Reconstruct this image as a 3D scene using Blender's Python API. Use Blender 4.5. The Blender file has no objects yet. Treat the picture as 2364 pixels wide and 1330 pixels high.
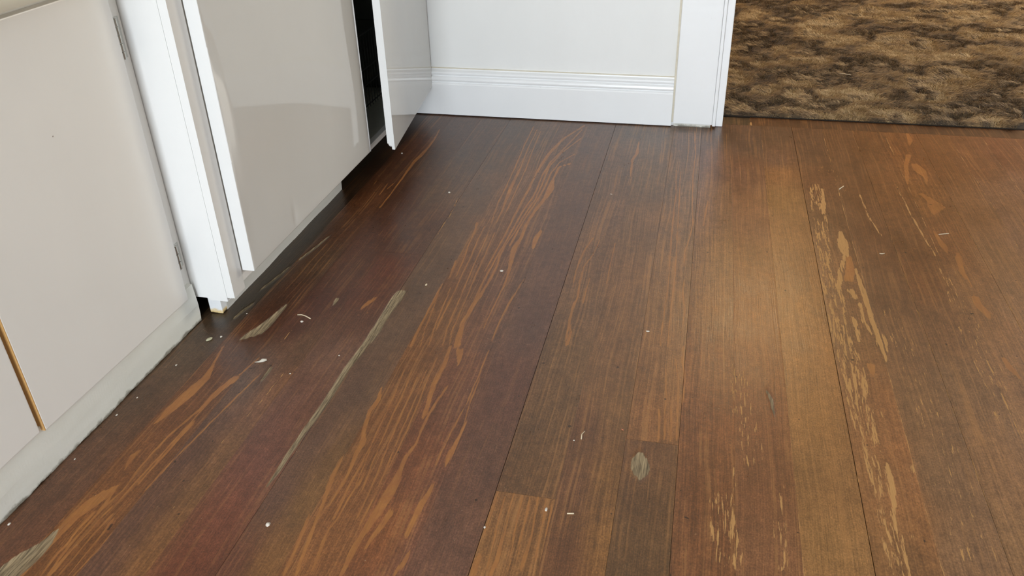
import bpy, bmesh, math, random
import numpy as np
from mathutils import Vector, Matrix
C = bpy.context.scene.collection
SC = bpy.context.scene
# ------------------------------------------------------------------ camera
CAM_H = 0.95
cam_d = bpy.data.cameras.new('camera'); cam = bpy.data.objects.new('camera', cam_d); C.objects.link(cam)
cam_d.sensor_width = 36.0; cam_d.sensor_fit = 'HORIZONTAL'
cam_d.lens = 1905.528 / 2364 * 36.0
cam_d.clip_start = 0.02
a, b, c = (math.radians(v) for v in (13.44249, 58.96626, -1.69533))
cam.matrix_world = Matrix.Translation((0, 0, CAM_H)) @ (Matrix.Rotation(a, 4, 'Z') @ Matrix.Rotation(b, 4, 'X') @ Matrix.Rotation(c, 4, 'Z'))
SC.camera = cam
# ------------------------------------------------------------------ light and exposure
SC.view_settings.view_transform = 'Standard'; SC.view_settings.look = 'None'
SC.view_settings.gamma = 1.0; SC.view_settings.use_curve_mapping = False
SC.view_settings.exposure = 0.0
SC.cycles.max_bounces = 10; SC.cycles.diffuse_bounces = 6; SC.cycles.glossy_bounces = 5
SC.cycles.use_denoising = True
SC.cycles.sample_clamp_indirect = 6.0
world = bpy.data.worlds.new('world'); SC.world = world; world.use_nodes = True
wn = world.node_tree.nodes; wb = wn['Background']
sky = wn.new('ShaderNodeTexSky'); sky.sky_type = 'NISHITA'; sky.sun_disc = False
sky.sun_elevation = math.radians(40); sky.sun_rotation = math.radians(60)
world.node_tree.links.new(sky.outputs['Color'], wb.inputs['Color']); wb.inputs['Strength'].default_value = 0.25
def area(name, loc, rot, sx, sy, power, col):
    d = bpy.data.lights.new(name, 'AREA'); d.shape = 'RECTANGLE'; d.size = sx; d.size_y = sy
    d.energy = power; d.color = col
    o = bpy.data.objects.new(name, d); o.location = loc; o.rotation_euler = rot; C.objects.link(o); return o
# daylight entering by the window behind the camera, by the one in the right wall, and by the next room's window
area('window_daylight', (0.0, -3.13, 0.92), (math.radians(90), 0, 0), 1.7, 1.6, 162, (0.88, 0.945, 1.0))
area('side_window_daylight', (2.93, 0.6, 1.03), (math.radians(90), 0, math.radians(90)), 1.3, 1.9, 3.2, (1.0, 0.90, 0.79))
area('far_room_window_daylight', (3.55, 4.9, 1.5), (math.radians(90), 0, math.radians(90)), 1.6, 1.3, 104, (1.0, 0.92, 0.76))
# warm bulb in the next room, seen only as the glow on the boards
bd = bpy.data.lights.new('far_room_bulb', 'POINT'); bd.energy = 27; bd.color = (1.0, 0.72, 0.40); bd.shadow_soft_size = 0.07
bo = bpy.data.objects.new('far_room_bulb', bd); bo.location = (0.478, 4.65, 2.0); C.objects.link(bo)

# ------------------------------------------------------------------ helpers
def s2l(v):
    v = v / 255.0
    return v / 12.92 if v <= 0.04045 else ((v + 0.055) / 1.055) ** 2.4
def rgb(r, g, b_, k=1.0): return (s2l(r) * k, s2l(g) * k, s2l(b_) * k, 1.0)
class NT:
    def __init__(s, name):
        s.m = bpy.data.materials.new(name); s.m.use_nodes = True; s.t = s.m.node_tree
        s.n = s.t.nodes; s.bsdf = s.n['Principled BSDF']
    def add(s, typ, **kw):
        n = s.n.new(typ)
        for k, v in kw.items(): setattr(n, k, v)
        return n
    def lk(s, a, b): s.t.links.new(a, b)
    def val(s, sock, v):
        if hasattr(v, 'is_linked') or isinstance(v, bpy.types.NodeSocket): s.lk(v, sock)
        else: sock.default_value = v
    def math(s, op, a, b=0.0, clamp=False):
        n = s.add('ShaderNodeMath', operation=op, use_clamp=clamp); s.val(n.inputs[0], a); s.val(n.inputs[1], b); return n.outputs[0]
    def mix(s, f, a, b, blend='MIX'):
        n = s.add('ShaderNodeMix', data_type='RGBA', blend_type=blend); s.val(n.inputs[0], f); s.val(n.inputs[6], a); s.val(n.inputs[7], b); return n.outputs[2]
    def step(s, x, lo, hi, a=0.0, b=1.0):
        n = s.add('ShaderNodeMapRange', interpolation_type='SMOOTHSTEP'); s.val(n.inputs[0], x)
        s.val(n.inputs[1], lo); s.val(n.inputs[2], hi); n.inputs[3].default_value = a; n.inputs[4].default_value = b; return n.outputs[0]
    def noise(s, vec, scale=(1, 1, 1), detail=2.0, rough=0.5, dist=0.0, off=(0, 0, 0)):
        m = s.add('ShaderNodeMapping'); s.lk(vec, m.inputs[0]); m.inputs['Scale'].default_value = scale; m.inputs['Location'].default_value = off
        n = s.add('ShaderNodeTexNoise'); s.lk(m.outputs[0], n.inputs['Vector']); n.inputs['Scale'].default_value = 1.0
        n.inputs['Detail'].default_value = detail; n.inputs['Roughness'].default_value = rough; n.inputs['Distortion'].default_value = dist
        return n.outputs['Fac']
    def bump(s, h, strength, dist, prev=None):
        n = s.add('ShaderNodeBump'); s.lk(h, n.inputs['Height']); n.inputs['Strength'].default_value = strength; n.inputs['Distance'].default_value = dist
        if prev is not None: s.lk(prev, n.inputs['Normal'])
        return n.outputs[0]
    def pos(s): return s.add('ShaderNodeNewGeometry').outputs['Position']
    def fin(s, col=None, rough=None, spec=0.5, normal=None):
        if col is not None: s.val(s.bsdf.inputs['Base Color'], col)
        if rough is not None: s.val(s.bsdf.inputs['Roughness'], rough)
        s.val(s.bsdf.inputs['Specular IOR Level'], spec)
        if normal is not None: s.lk(normal, s.bsdf.inputs['Normal'])
        return s.m
def paint(name, col, rough=0.35, spec=0.5, brush=(30, 30, 4), bump=0.04, wave=0.0, mott=0.03, wscale=(3.5, 3.5, 2.6), scuff=0.0):
    t = NT(name); p = t.pos()
    f = t.noise(p, (9, 9, 5), 3); g = t.noise(p, brush, 3); fine = t.noise(p, (260, 260, 260), 2)
    cc = t.mix(f, [x * (1 - mott) for x in col[:3]] + [1], [min(1, x * (1 + mott)) for x in col[:3]] + [1])
    if scuff:
        sc_ = t.noise(p, (75, 75, 42), 4, 0.6); m_ = t.step(sc_, 0.71, 0.80)
        cc = t.mix(t.math('MULTIPLY', m_, scuff), cc, (0.20, 0.18, 0.15, 1))
    nrm = t.bump(g, bump * 2, 0.004)
    nrm = t.bump(fine, bump, 0.0006, nrm)
    if wave: nrm = t.bump(t.noise(p, wscale, 1), wave, 0.05, nrm)
    return t.fin(cc, t.math('ADD', rough - 0.03, t.math('MULTIPLY', g, 0.06)), spec, nrm)
def simple(name, col, rough=0.5, metal=0.0, scale=60):
    t = NT(name); f = t.noise(t.pos(), (scale,) * 3, 3)
    t.bsdf.inputs['Metallic'].default_value = metal
    return t.fin(t.mix(f, [x * 0.85 for x in col[:3]] + [1], [min(1, x * 1.15) for x in col[:3]] + [1]), rough)

def new_obj(name, me, mat=None, parent=None):
    o = bpy.data.objects.new(name, me); C.objects.link(o)
    if mat is not None: me.materials.append(mat)
    if parent is not None: o.parent = parent
    return o
def bm_obj(name, bm, mat=None, parent=None, smooth=False):
    me = bpy.data.meshes.new(name); bm.normal_update(); bm.to_mesh(me); bm.free()
    if smooth:
        for p in me.polygons: p.use_smooth = True
    return new_obj(name, me, mat, parent)
def add_box(bm, x0, x1, y0, y1, z0, z1, bev=0.0, seg=2):
    vs = [bm.verts.new((x, y, z)) for z in (z0, z1) for y in (y0, y1) for x in (x0, x1)]
    fs = [bm.faces.new([vs[i] for i in q]) for q in ((0, 2, 3, 1), (4, 5, 7, 6), (0, 1, 5, 4), (2, 6, 7, 3), (0, 4, 6, 2), (1, 3, 7, 5))]
    if bev > 0:
        es = list({e for f in fs for e in f.edges})
        bmesh.ops.bevel(bm, geom=es, offset=bev, segments=seg, affect='EDGES', profile=0.6)
    return vs
def box(name, x0, x1, y0, y1, z0, z1, mat, parent=None, bev=0.0, seg=2, rot=None):
    bm = bmesh.new(); add_box(bm, x0, x1, y0, y1, z0, z1, bev, seg)
    o = bm_obj(name, bm, mat, parent)
    return o
def prism(bm, prof, axis, a0, a1):
    """extrude a 2-D profile (list of (u,v)) along x or y"""
    def P(u, v, t): return (t, u, v) if axis == 'x' else (u, t, v)
    A = [bm.verts.new(P(u, v, a0)) for u, v in prof]; B = [bm.verts.new(P(u, v, a1)) for u, v in prof]
    n = len(prof)
    for i in range(n): bm.faces.new((A[i], A[(i + 1) % n], B[(i + 1) % n], B[i]))
    bm.faces.new(A[::-1]); bm.faces.new(B)
    bmesh.ops.recalc_face_normals(bm, faces=bm.faces)
def tube(bm, pts, r, n=6):
    pts = [Vector(p) for p in pts]; rings = []
    rr = r if isinstance(r, (list, tuple)) else [r] * len(pts)
    for i, p in enumerate(pts):
        d = (pts[min(i + 1, len(pts) - 1)] - pts[max(i - 1, 0)]).normalized()
        u = d.orthogonal().normalized(); v = d.cross(u)
        if rings:
            u = (pu - d * pu.dot(d)).normalized(); v = d.cross(u)
        pu = u
        rings.append([bm.verts.new(p + (u * math.cos(2 * math.pi * k / n) + v * math.sin(2 * math.pi * k / n)) * rr[i]) for k in range(n)])
    for A, B in zip(rings, rings[1:]):
        for k in range(n): bm.faces.new((A[k], A[(k + 1) % n], B[(k + 1) % n], B[k]))
    bm.faces.new(rings[0][::-1]); bm.faces.new(rings[-1])
def tag(o, label, cat, group=None, kind=None):
    if label: o['label'] = label
    if cat: o['category'] = cat
    if group: o['group'] = group
    if kind: o['kind'] = kind
    return o
def struct(o): o['kind'] = 'structure'; return o
def empty(name, loc=(0, 0, 0)):
    o = bpy.data.objects.new(name, None); o.location = loc; o.empty_display_size = 0.05; C.objects.link(o); return o
def adopt(root, objs):
    """parent parts built in world coordinates under an Empty that stands elsewhere"""
    for o in objs:
        o.parent = root; o.matrix_parent_inverse = Matrix.Translation(root.location).inverted()
rng = np.random.default_rng(7); random.seed(7)

# ------------------------------------------------------------------ materials
M_WALL = paint('wall_paint', (0.87, 0.87, 0.855), 0.30, 0.5, (40, 40, 3), 0.05)
M_TRIM = paint('trim_gloss_paint', (0.90, 0.905, 0.91), 0.22, 0.5, (4, 60, 60), 0.05, scuff=0.5)
M_CAB = paint('cabinet_gloss_paint_shaded', (0.585, 0.565, 0.53), 0.06, 0.5, (30, 30, 3), 0.0)  # door fronts, colour darkened to stand in for weaker side light
M_DOORL = paint('cabinet_satin_paint', (0.79, 0.76, 0.715), 0.30, 0.5, (24, 24, 3), 0.02)
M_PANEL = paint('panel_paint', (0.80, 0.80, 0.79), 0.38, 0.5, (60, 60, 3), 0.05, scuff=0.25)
M_KICK = None
M_CREAM = paint('countertop_cream', (0.84, 0.80, 0.66), 0.4, 0.4)
M_NEXT = paint('next_room_dark_tone', (0.26, 0.17, 0.095), 0.5, 0.3, (60, 60, 3), 0.05)  # unseen walls, dark tone made up to cut their reflected haze on the boards
M_STILE = paint('face_stile_paint_shaded', (0.68, 0.655, 0.62), 0.3, 0.4)  # darker copy of the panel paint, shade put into the stile's side
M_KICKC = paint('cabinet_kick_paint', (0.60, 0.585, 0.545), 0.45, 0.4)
M_RWALL = paint('right_wall_paint', (0.40, 0.37, 0.33), 0.5, 0.3)
M_CEIL = paint('ceiling_paint', (0.82, 0.81, 0.78), 0.7, 0.3)
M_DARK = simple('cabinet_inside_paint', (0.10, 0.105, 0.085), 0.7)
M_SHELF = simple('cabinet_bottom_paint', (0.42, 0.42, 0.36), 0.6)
M_SUB = simple('subfloor_dirt', (0.016, 0.013, 0.010), 0.9)
M_STEEL = simple('hinge_steel', (0.55, 0.54, 0.50), 0.32, 0.9, 300)
M_WIRE = simple('dark_wire', (0.05, 0.05, 0.045), 0.5, 0.3)
M_CRUMB = simple('crumb_white', (0.66, 0.60, 0.52), 0.7, 0, 900)
M_STRAW = simple('straw', (0.72, 0.60, 0.42), 0.6, 0, 900)
M_BEIGE = simple('beige_crumb', (0.46, 0.43, 0.28), 0.7, 0, 900)
M_PINK = simple('reddish_crumb', (0.60, 0.22, 0.12), 0.6, 0, 900)
M_LINT = simple('lint_grey', (0.62, 0.57, 0.48), 0.9, 0, 900)
M_BLIND = paint('window_frame_paint', (0.82, 0.82, 0.80), 0.4, 0.4)
# glossy door panels need a slow warp, as old plywood has
# raw wood edge of the near door
t = NT('raw_door_edge_wood'); p = t.pos(); g = t.noise(p, (400, 400, 9), 3)
M_RAW = t.fin(t.mix(g, rgb(172, 120, 62), rgb(226, 186, 122)), 0.55)
# toe kick paint: peeling, grimy towards the chipped lower edge
t = NT('toe_kick_paint'); p = t.pos()
sp = t.add('ShaderNodeSeparateXYZ'); t.lk(p, sp.inputs[0])
n1 = t.noise(p, (40, 40, 60), 4, 0.65); n2 = t.noise(p, (9, 9, 30), 3)
edge = t.math('ADD', sp.outputs[2], t.math('MULTIPLY', t.math('SUBTRACT', n1, 0.5), 0.022))
grime = t.step(edge, 0.009, 0.001)
chip = t.step(t.noise(p, (110, 110, 150), 3), 0.70, 0.74)
cc = t.mix(n2, (0.70, 0.69, 0.62, 1), (0.80, 0.79, 0.73, 1))
cc = t.mix(t.math('MULTIPLY', chip, 0.35), cc, (0.86, 0.85, 0.80, 1))
cc = t.mix(t.math('MULTIPLY', grime, 0.85), cc, (0.16, 0.14, 0.10, 1))
M_KICK = t.fin(cc, 0.5, 0.4, t.bump(n1, 0.16, 0.003))
# stained kick side by the dark corner
t = NT('kick_side_paint'); p = t.pos()
sp = t.add('ShaderNodeSeparateXYZ'); t.lk(p, sp.inputs[0])
n1 = t.noise(p, (70, 70, 70), 4, 0.65)
edge = t.math('ADD', sp.outputs[2], t.math('MULTIPLY', t.math('SUBTRACT', n1, 0.5), 0.016))
cc = t.mix(t.step(edge, 0.014, 0.005), (0.80, 0.81, 0.82, 1), rgb(222, 196, 140))
cc = t.mix(t.step(edge, 0.0055, 0.001), cc, rgb(80, 60, 40))
M_KSIDE = t.fin(cc, 0.45, 0.4, t.bump(n1, 0.2, 0.003))

# ---- old stained fir floor: base colour, worn grain, flaked finish, grey gouges and stains
def wood():
    t = NT('worn_fir_boards'); p = t.pos()
    A1 = t.add('ShaderNodeAttribute', attribute_name='base'); A2 = t.add('ShaderNodeAttribute', attribute_name='wear'); A3 = t.add('ShaderNodeAttribute', attribute_name='grain')
    s2 = t.add('ShaderNodeSeparateColor'); t.lk(A2.outputs['Color'], s2.inputs[0])
    s3 = t.add('ShaderNodeSeparateColor'); t.lk(A3.outputs['Color'], s3.inputs[0])
    orange, flake, grey, dark = s2.outputs[0], s2.outputs[1], s2.outputs[2], A2.outputs['Alpha']
    gs, seed, tanness = s3.outputs[0], s3.outputs[1], s3.outputs[2]
    off = t.add('ShaderNodeCombineXYZ'); t.lk(t.math('MULTIPLY', seed, 53.0), off.inputs[2])
    pv = t.add('ShaderNodeVectorMath', operation='ADD'); t.lk(p, pv.inputs[0]); t.lk(off.outputs[0], pv.inputs[1]); v = pv.outputs[0]
    # slow sideways drift so the grain lines wander along the board
    w1 = t.noise(v, (7, 2.2, 1), 2); w2 = t.noise(v, (30, 6, 1), 2)
    sx = t.add('ShaderNodeSeparateXYZ'); t.lk(v, sx.inputs[0])
    gx = t.math('ADD', sx.outputs[0], t.math('ADD', t.math('MULTIPLY', w1, 0.030), t.math('MULTIPLY', w2, 0.006)))
    gv = t.add('ShaderNodeCombineXYZ'); t.lk(gx, gv.inputs[0]); t.lk(sx.outputs[1], gv.inputs[1]); t.lk(sx.outputs[2], gv.inputs[2]); gv = gv.outputs[0]
    fine = t.noise(gv, (430, 5.0, 1), 3, 0.6)
    ring = t.noise(gv, (215, 1.5, 1), 2, 0.5)
    fib = t.noise(v, (900, 30, 1), 2, 0.6)
    mott = t.noise(v, (22, 9, 1), 4, 0.6)
    blot = t.noise(v, (60, 60, 1), 4, 0.65)
    speck = t.noise(v, (420, 300, 1), 2, 0.5)
    col = A1.outputs['Color']
    # tonal grain
    k = t.math('ADD', 1.0, t.math('MULTIPLY', t.math('SUBTRACT', fine, 0.5), t.math('MULTIPLY', gs, 1.9)))
    k = t.math('ADD', k, t.math('MULTIPLY', t.math('SUBTRACT', ring, 0.5), t.math('MULTIPLY', gs, 1.05)))
    k = t.math('ADD', k, t.math('MULTIPLY', t.math('SUBTRACT', fib, 0.5), 1.0))
    k = t.math('ADD', k, t.math('MULTIPLY', t.math('SUBTRACT', mott, 0.5), 0.9))
    k = t.math('ADD', k, t.math('MULTIPLY', t.math('SUBTRACT', blot, 0.5), 1.0))
    k = t.math('ADD', k, t.math('MULTIPLY', t.math('SUBTRACT', speck, 0.5), 1.5))
    haze = t.noise(v, (5, 3.5, 1), 3, 0.6)
    k = t.math('ADD', k, t.math('MULTIPLY', t.math('SUBTRACT', haze, 0.5), 0.45))
    k = t.math('POWER', 2.0, t.math('MULTIPLY', t.math('SUBTRACT', k, 1.02), 1.25))
    kc = t.add('ShaderNodeCombineColor'); [t.lk(k, kc.inputs[i]) for i in range(3)]
    col = t.mix(1.0, col, kc.outputs[0], 'MULTIPLY')
    # worn lighter grain lines in the tan boards
    wl = t.math('MULTIPLY', t.step(ring, 0.54, 0.62), t.math('MULTIPLY', gs, t.step(mott, 0.35, 0.6)))
    col = t.mix(t.math('MULTIPLY', wl, 0.6), col, rgb(156, 116, 74))
    # orange earlywood showing through the stain
    en = t.noise(gv, (420, 22, 1), 4, 0.65)
    om = t.step(t.math('ADD', orange, t.math('MULTIPLY', t.math('SUBTRACT', en, 0.5), 1.2)), 0.32, 0.58)
    ocol = t.mix(t.noise(v, (300, 9, 1), 3), rgb(142, 98, 52), rgb(190, 136, 80))
    ocol = t.mix(t.step(blot, 0.35, 0.7), ocol, rgb(156, 106, 64))
    of = t.math('MULTIPLY', om, t.math('MULTIPLY', t.math('ADD', 0.35, t.math('MULTIPLY', mott, 0.85), True), t.step(fib, 0.2, 0.5, 0.55, 1.0)))
    col = t.mix(of, col, ocol)
    # dark rim of finish next to the worn grain
    # flaked finish, bare pale wood
    fn = t.noise(gv, (270, 22, 1), 4, 0.60); fn2 = t.noise(v, (330, 70, 1), 2, 0.5)
    fm = t.math('ADD', t.math('ADD', t.math('MULTIPLY', fn, 0.8), t.math('MULTIPLY', fn2, 0.2)), t.math('MULTIPLY', flake, 0.55))
    fm = t.math('MULTIPLY', t.step(fm, 0.80, 0.83), t.step(flake, 0.02, 0.10))
    col = t.mix(t.math('MULTIPLY', fm, 0.88), col, t.mix(fib, rgb(170, 132, 84), rgb(208, 170, 118)))
    # thin scratches running every way
    sv = t.add('ShaderNodeMapping'); t.lk(v, sv.inputs[0]); sv.inputs['Rotation'].default_value = (0, 0, 0.55)
    scr = t.noise(sv.outputs[0], (16, 700, 1), 2, 0.5); scr2 = t.noise(v, (600, 22, 1), 2, 0.5)
    sm = t.math('MAXIMUM', t.step(scr, 0.735, 0.79), t.math('MULTIPLY', t.step(scr2, 0.70, 0.76), 0.8))
    col = t.mix(t.math('MULTIPLY', sm, 0.30), col, rgb(176, 146, 118))
    # stray specks of pale dust and dark pits
    dust = t.noise(v, (230, 230, 1), 1, 0.5)
    col = t.mix(t.math('MULTIPLY', t.step(dust, 0.795, 0.83), 0.55), col, rgb(190, 172, 150))
    pit = t.noise(v, (95, 75, 1), 0, 0.5, 0, (5.3, 2.2, 0))
    col = t.mix(t.math('MULTIPLY', t.step(pit, 0.86, 0.88), PITS), col, rgb(40, 28, 20))
    # bare grey weathered wood
    gn = t.noise(gv, (520, 22, 1), 4, 0.7)
    gm = t.step(t.math('ADD', grey, t.math('MULTIPLY', t.math('SUBTRACT', gn, 0.5), 0.6)), 0.36, 0.58)
    gcol = t.mix(t.step(gn, 0.3, 0.7), rgb(84, 78, 66), rgb(176, 165, 142))
    col = t.mix(t.math('MULTIPLY', gm, 0.92), col, gcol)
    # black water stain
    dn = t.noise(v, (55, 30, 1), 5, 0.7)
    dm = t.math('MULTIPLY', t.step(t.math('ADD', dark, t.math('MULTIPLY', t.math('SUBTRACT', dn, 0.5), 0.9)), 0.30, 0.85), t.step(dark, 0.02, 0.2))
    col = t.mix(t.math('MULTIPLY', dm, 0.85), col, t.mix(fib, rgb(34, 30, 26), rgb(70, 66, 58)))
    h = t.math('ADD', t.math('MULTIPLY', fine, 0.6), t.math('ADD', t.math('MULTIPLY', blot, 0.5), t.math('ADD', t.math('MULTIPLY', gm, -0.8), t.math('MULTIPLY', fm, -0.5))))
    nrm = t.bump(h, 0.22, 0.0022)
    wv = t.noise(v, (14, 3, 1), 2); nrm = t.bump(wv, 0.12, 0.004, nrm)
    r = t.math('ADD', ROUGH0, t.math('MULTIPLY', t.math('SUBTRACT', mott, 0.5), 0.18))
    r = t.math('ADD', r, t.math('MULTIPLY', t.math('ADD', fm, gm, True), 0.3))
    col = t.mix(1.0, col, ALB, 'MULTIPLY')
    return t.fin(col, r, 0.40, nrm)
ROUGH0 = 0.31; PITS = 0.8
ALB = (1.04, 0.91, 0.73, 1.0)      # overall lightness of the boards
M_WOOD = wood()

# ------------------------------------------------------------------ structure
YW = 2.64                                  # face of the far wall
struct(box('wall_far', -1.62, -0.02, YW, YW + 0.10, 0.0, 2.5, M_WALL))
struct(box('wall_far_right', 1.28, 3.0, YW, YW + 0.10, 0.0, 2.5, M_WALL))
struct(box('wall_far_lintel', -0.02, 1.28, YW, YW + 0.10, 2.05, 2.5, M_WALL))
struct(box('wall_left', -1.72, -1.62, -3.3, YW + 0.10, 0.0, 2.5, M_WALL))
wr = [(-3.3, -0.1, 0, 2.5), (1.3, 2.74, 0, 2.5), (-0.1, 1.3, 0, 0.05), (-0.1, 1.3, 2.02, 2.5)]
bm = bmesh.new()
for y0, y1, z0, z1 in wr: add_box(bm, 2.95, 3.05, y0, y1, z0, z1)
struct(bm_obj('wall_right', bm, M_RWALL))
bm = bmesh.new()
for x0, x1, z0, z1 in [(-1.72, -0.9, 0, 2.5), (0.9, 3.05, 0, 2.5), (-0.9, 0.9, 0, 0.08), (-0.9, 0.9, 1.76, 2.5)]: add_box(bm, x0, x1, -3.3, -3.2, z0, z1)
struct(bm_obj('wall_back', bm, M_WALL))
struct(box('ceiling', -1.72, 3.65, -3.3, 6.1, 2.5, 2.6, M_CEIL))
def window(name, x0, x1, z0, z1, y, side):
    bm = bmesh.new(); w = 0.05
    def bb(a0, a1, c0, c1, d=0.03):
        if side == 'y': add_box(bm, a0, a1, y - d, y + d, c0, c1, 0.004)
        else: add_box(bm, y - d, y + d, a0, a1, c0, c1, 0.004)
    bb(x0, x0 + w, z0, z1); bb(x1 - w, x1, z0, z1); bb(x0 + w, x1 - w, z0, z0 + w); bb(x0 + w, x1 - w, z1 - w, z1)
    bb(x0 + w, x1 - w, (z0 + z1) / 2 - 0.02, (z0 + z1) / 2 + 0.02, 0.02)
    return struct(bm_obj(name, bm, M_BLIND))
window('window_1', -0.9, 0.9, 0.08, 1.76, -3.25, 'y')
window('window_2', -0.1, 1.3, 0.05, 2.02, 3.0, 'x')
# next room
struct(box('wall_next_room_left', -0.62, -0.52, YW + 0.10, 6.0, 0.0, 2.5, M_NEXT))
struct(box('wall_next_room_far', -0.62, 3.65, 6.0, 6.1, 0.0, 2.5, M_NEXT))
bm = bmesh.new()
for y0, y1, z0, z1 in [(YW + 0.10, 4.0, 0, 2.5), (5.8, 6.0, 0, 2.5), (4.0, 5.8, 0, 0.8), (4.0, 5.8, 2.2, 2.5)]: add_box(bm, 3.6, 3.7, y0, y1, z0, z1)
struct(bm_obj('wall_next_room_right', bm, M_NEXT))
window('window_3', 4.0, 5.8, 0.8, 2.2, 3.65, 'x')

# ---- far wall baseboard: flat board with a two-bead cap
prof = [(YW, 0.004), (YW - 0.020, 0.004), (YW - 0.0205, 0.108), (YW - 0.0185, 0.1125), (YW - 0.014, 0.114),
        (YW - 0.014, 0.1165), (YW - 0.0175, 0.119), (YW - 0.0190, 0.124), (YW - 0.0180, 0.130), (YW - 0.0145, 0.1335), (YW - 0.0105, 0.135),
        (YW - 0.0105, 0.1375), (YW - 0.0140, 0.140), (YW - 0.0150, 0.1445), (YW - 0.0135, 0.149), (YW - 0.0085, 0.152), (YW - 0.0045, 0.1545), (YW - 0.0035, 0.158), (YW, 0.159)]
bm = bmesh.new(); prism(bm, prof, 'x', -1.62, -0.079)
bbd = struct(bm_obj('baseboard_far', bm, M_TRIM))
# caulk bead in the seam over the baseboard and beside the casing, yellowed
M_CAULK = simple('yellowed_caulk', (0.70, 0.64, 0.52), 0.5)
box('caulk_line', -0.95, -0.079, YW - 0.0045, YW + 0.001, 0.1585, 0.1612, M_CAULK, bbd)
# ---- door casing: flat board, thin bead, jamb set behind
bm = bmesh.new()
top = add_box(bm, -0.073, 0.0505, YW - 0.017, YW + 0.004, 0.0115, 2.08, 0.0022)
cas = struct(bm_obj('trim_casing', bm, M_TRIM))
box('casing_foot', -0.071, 0.046, YW - 0.010, YW + 0.004, 0.0, 0.0118, M_KICK, cas)
box('bead', 0.0509, 0.0612, YW - 0.013, YW + 0.01, 0.006, 2.07, M_TRIM, cas, 0.002)
box('caulk_line', -0.0795, -0.0725, YW - 0.006, YW + 0.001, 0.012, 0.9, M_CAULK, cas)
bm = bmesh.new(); add_box(bm, 0.0618, 0.0840, YW + 0.004, YW + 0.105, 0.001, 2.06, 0.002)
jam = struct(bm_obj('trim_jamb', bm, M_TRIM))
# right-hand jamb and casing of the doorway, out of frame
struct(box('trim_jamb_right', 1.255, 1.28, YW + 0.004, YW + 0.105, 0.0, 2.06, M_TRIM, None, 0.002))
struct(box('trim_casing_right', 1.27, 1.40, YW - 0.017, YW - 0.0002, 0.0, 2.08, M_TRIM, None, 0.002))
struct(box('trim_casing_head', -0.073, 1.40, YW - 0.017, YW - 0.0002, 2.081, 2.20, M_TRIM, None, 0.002))

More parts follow.
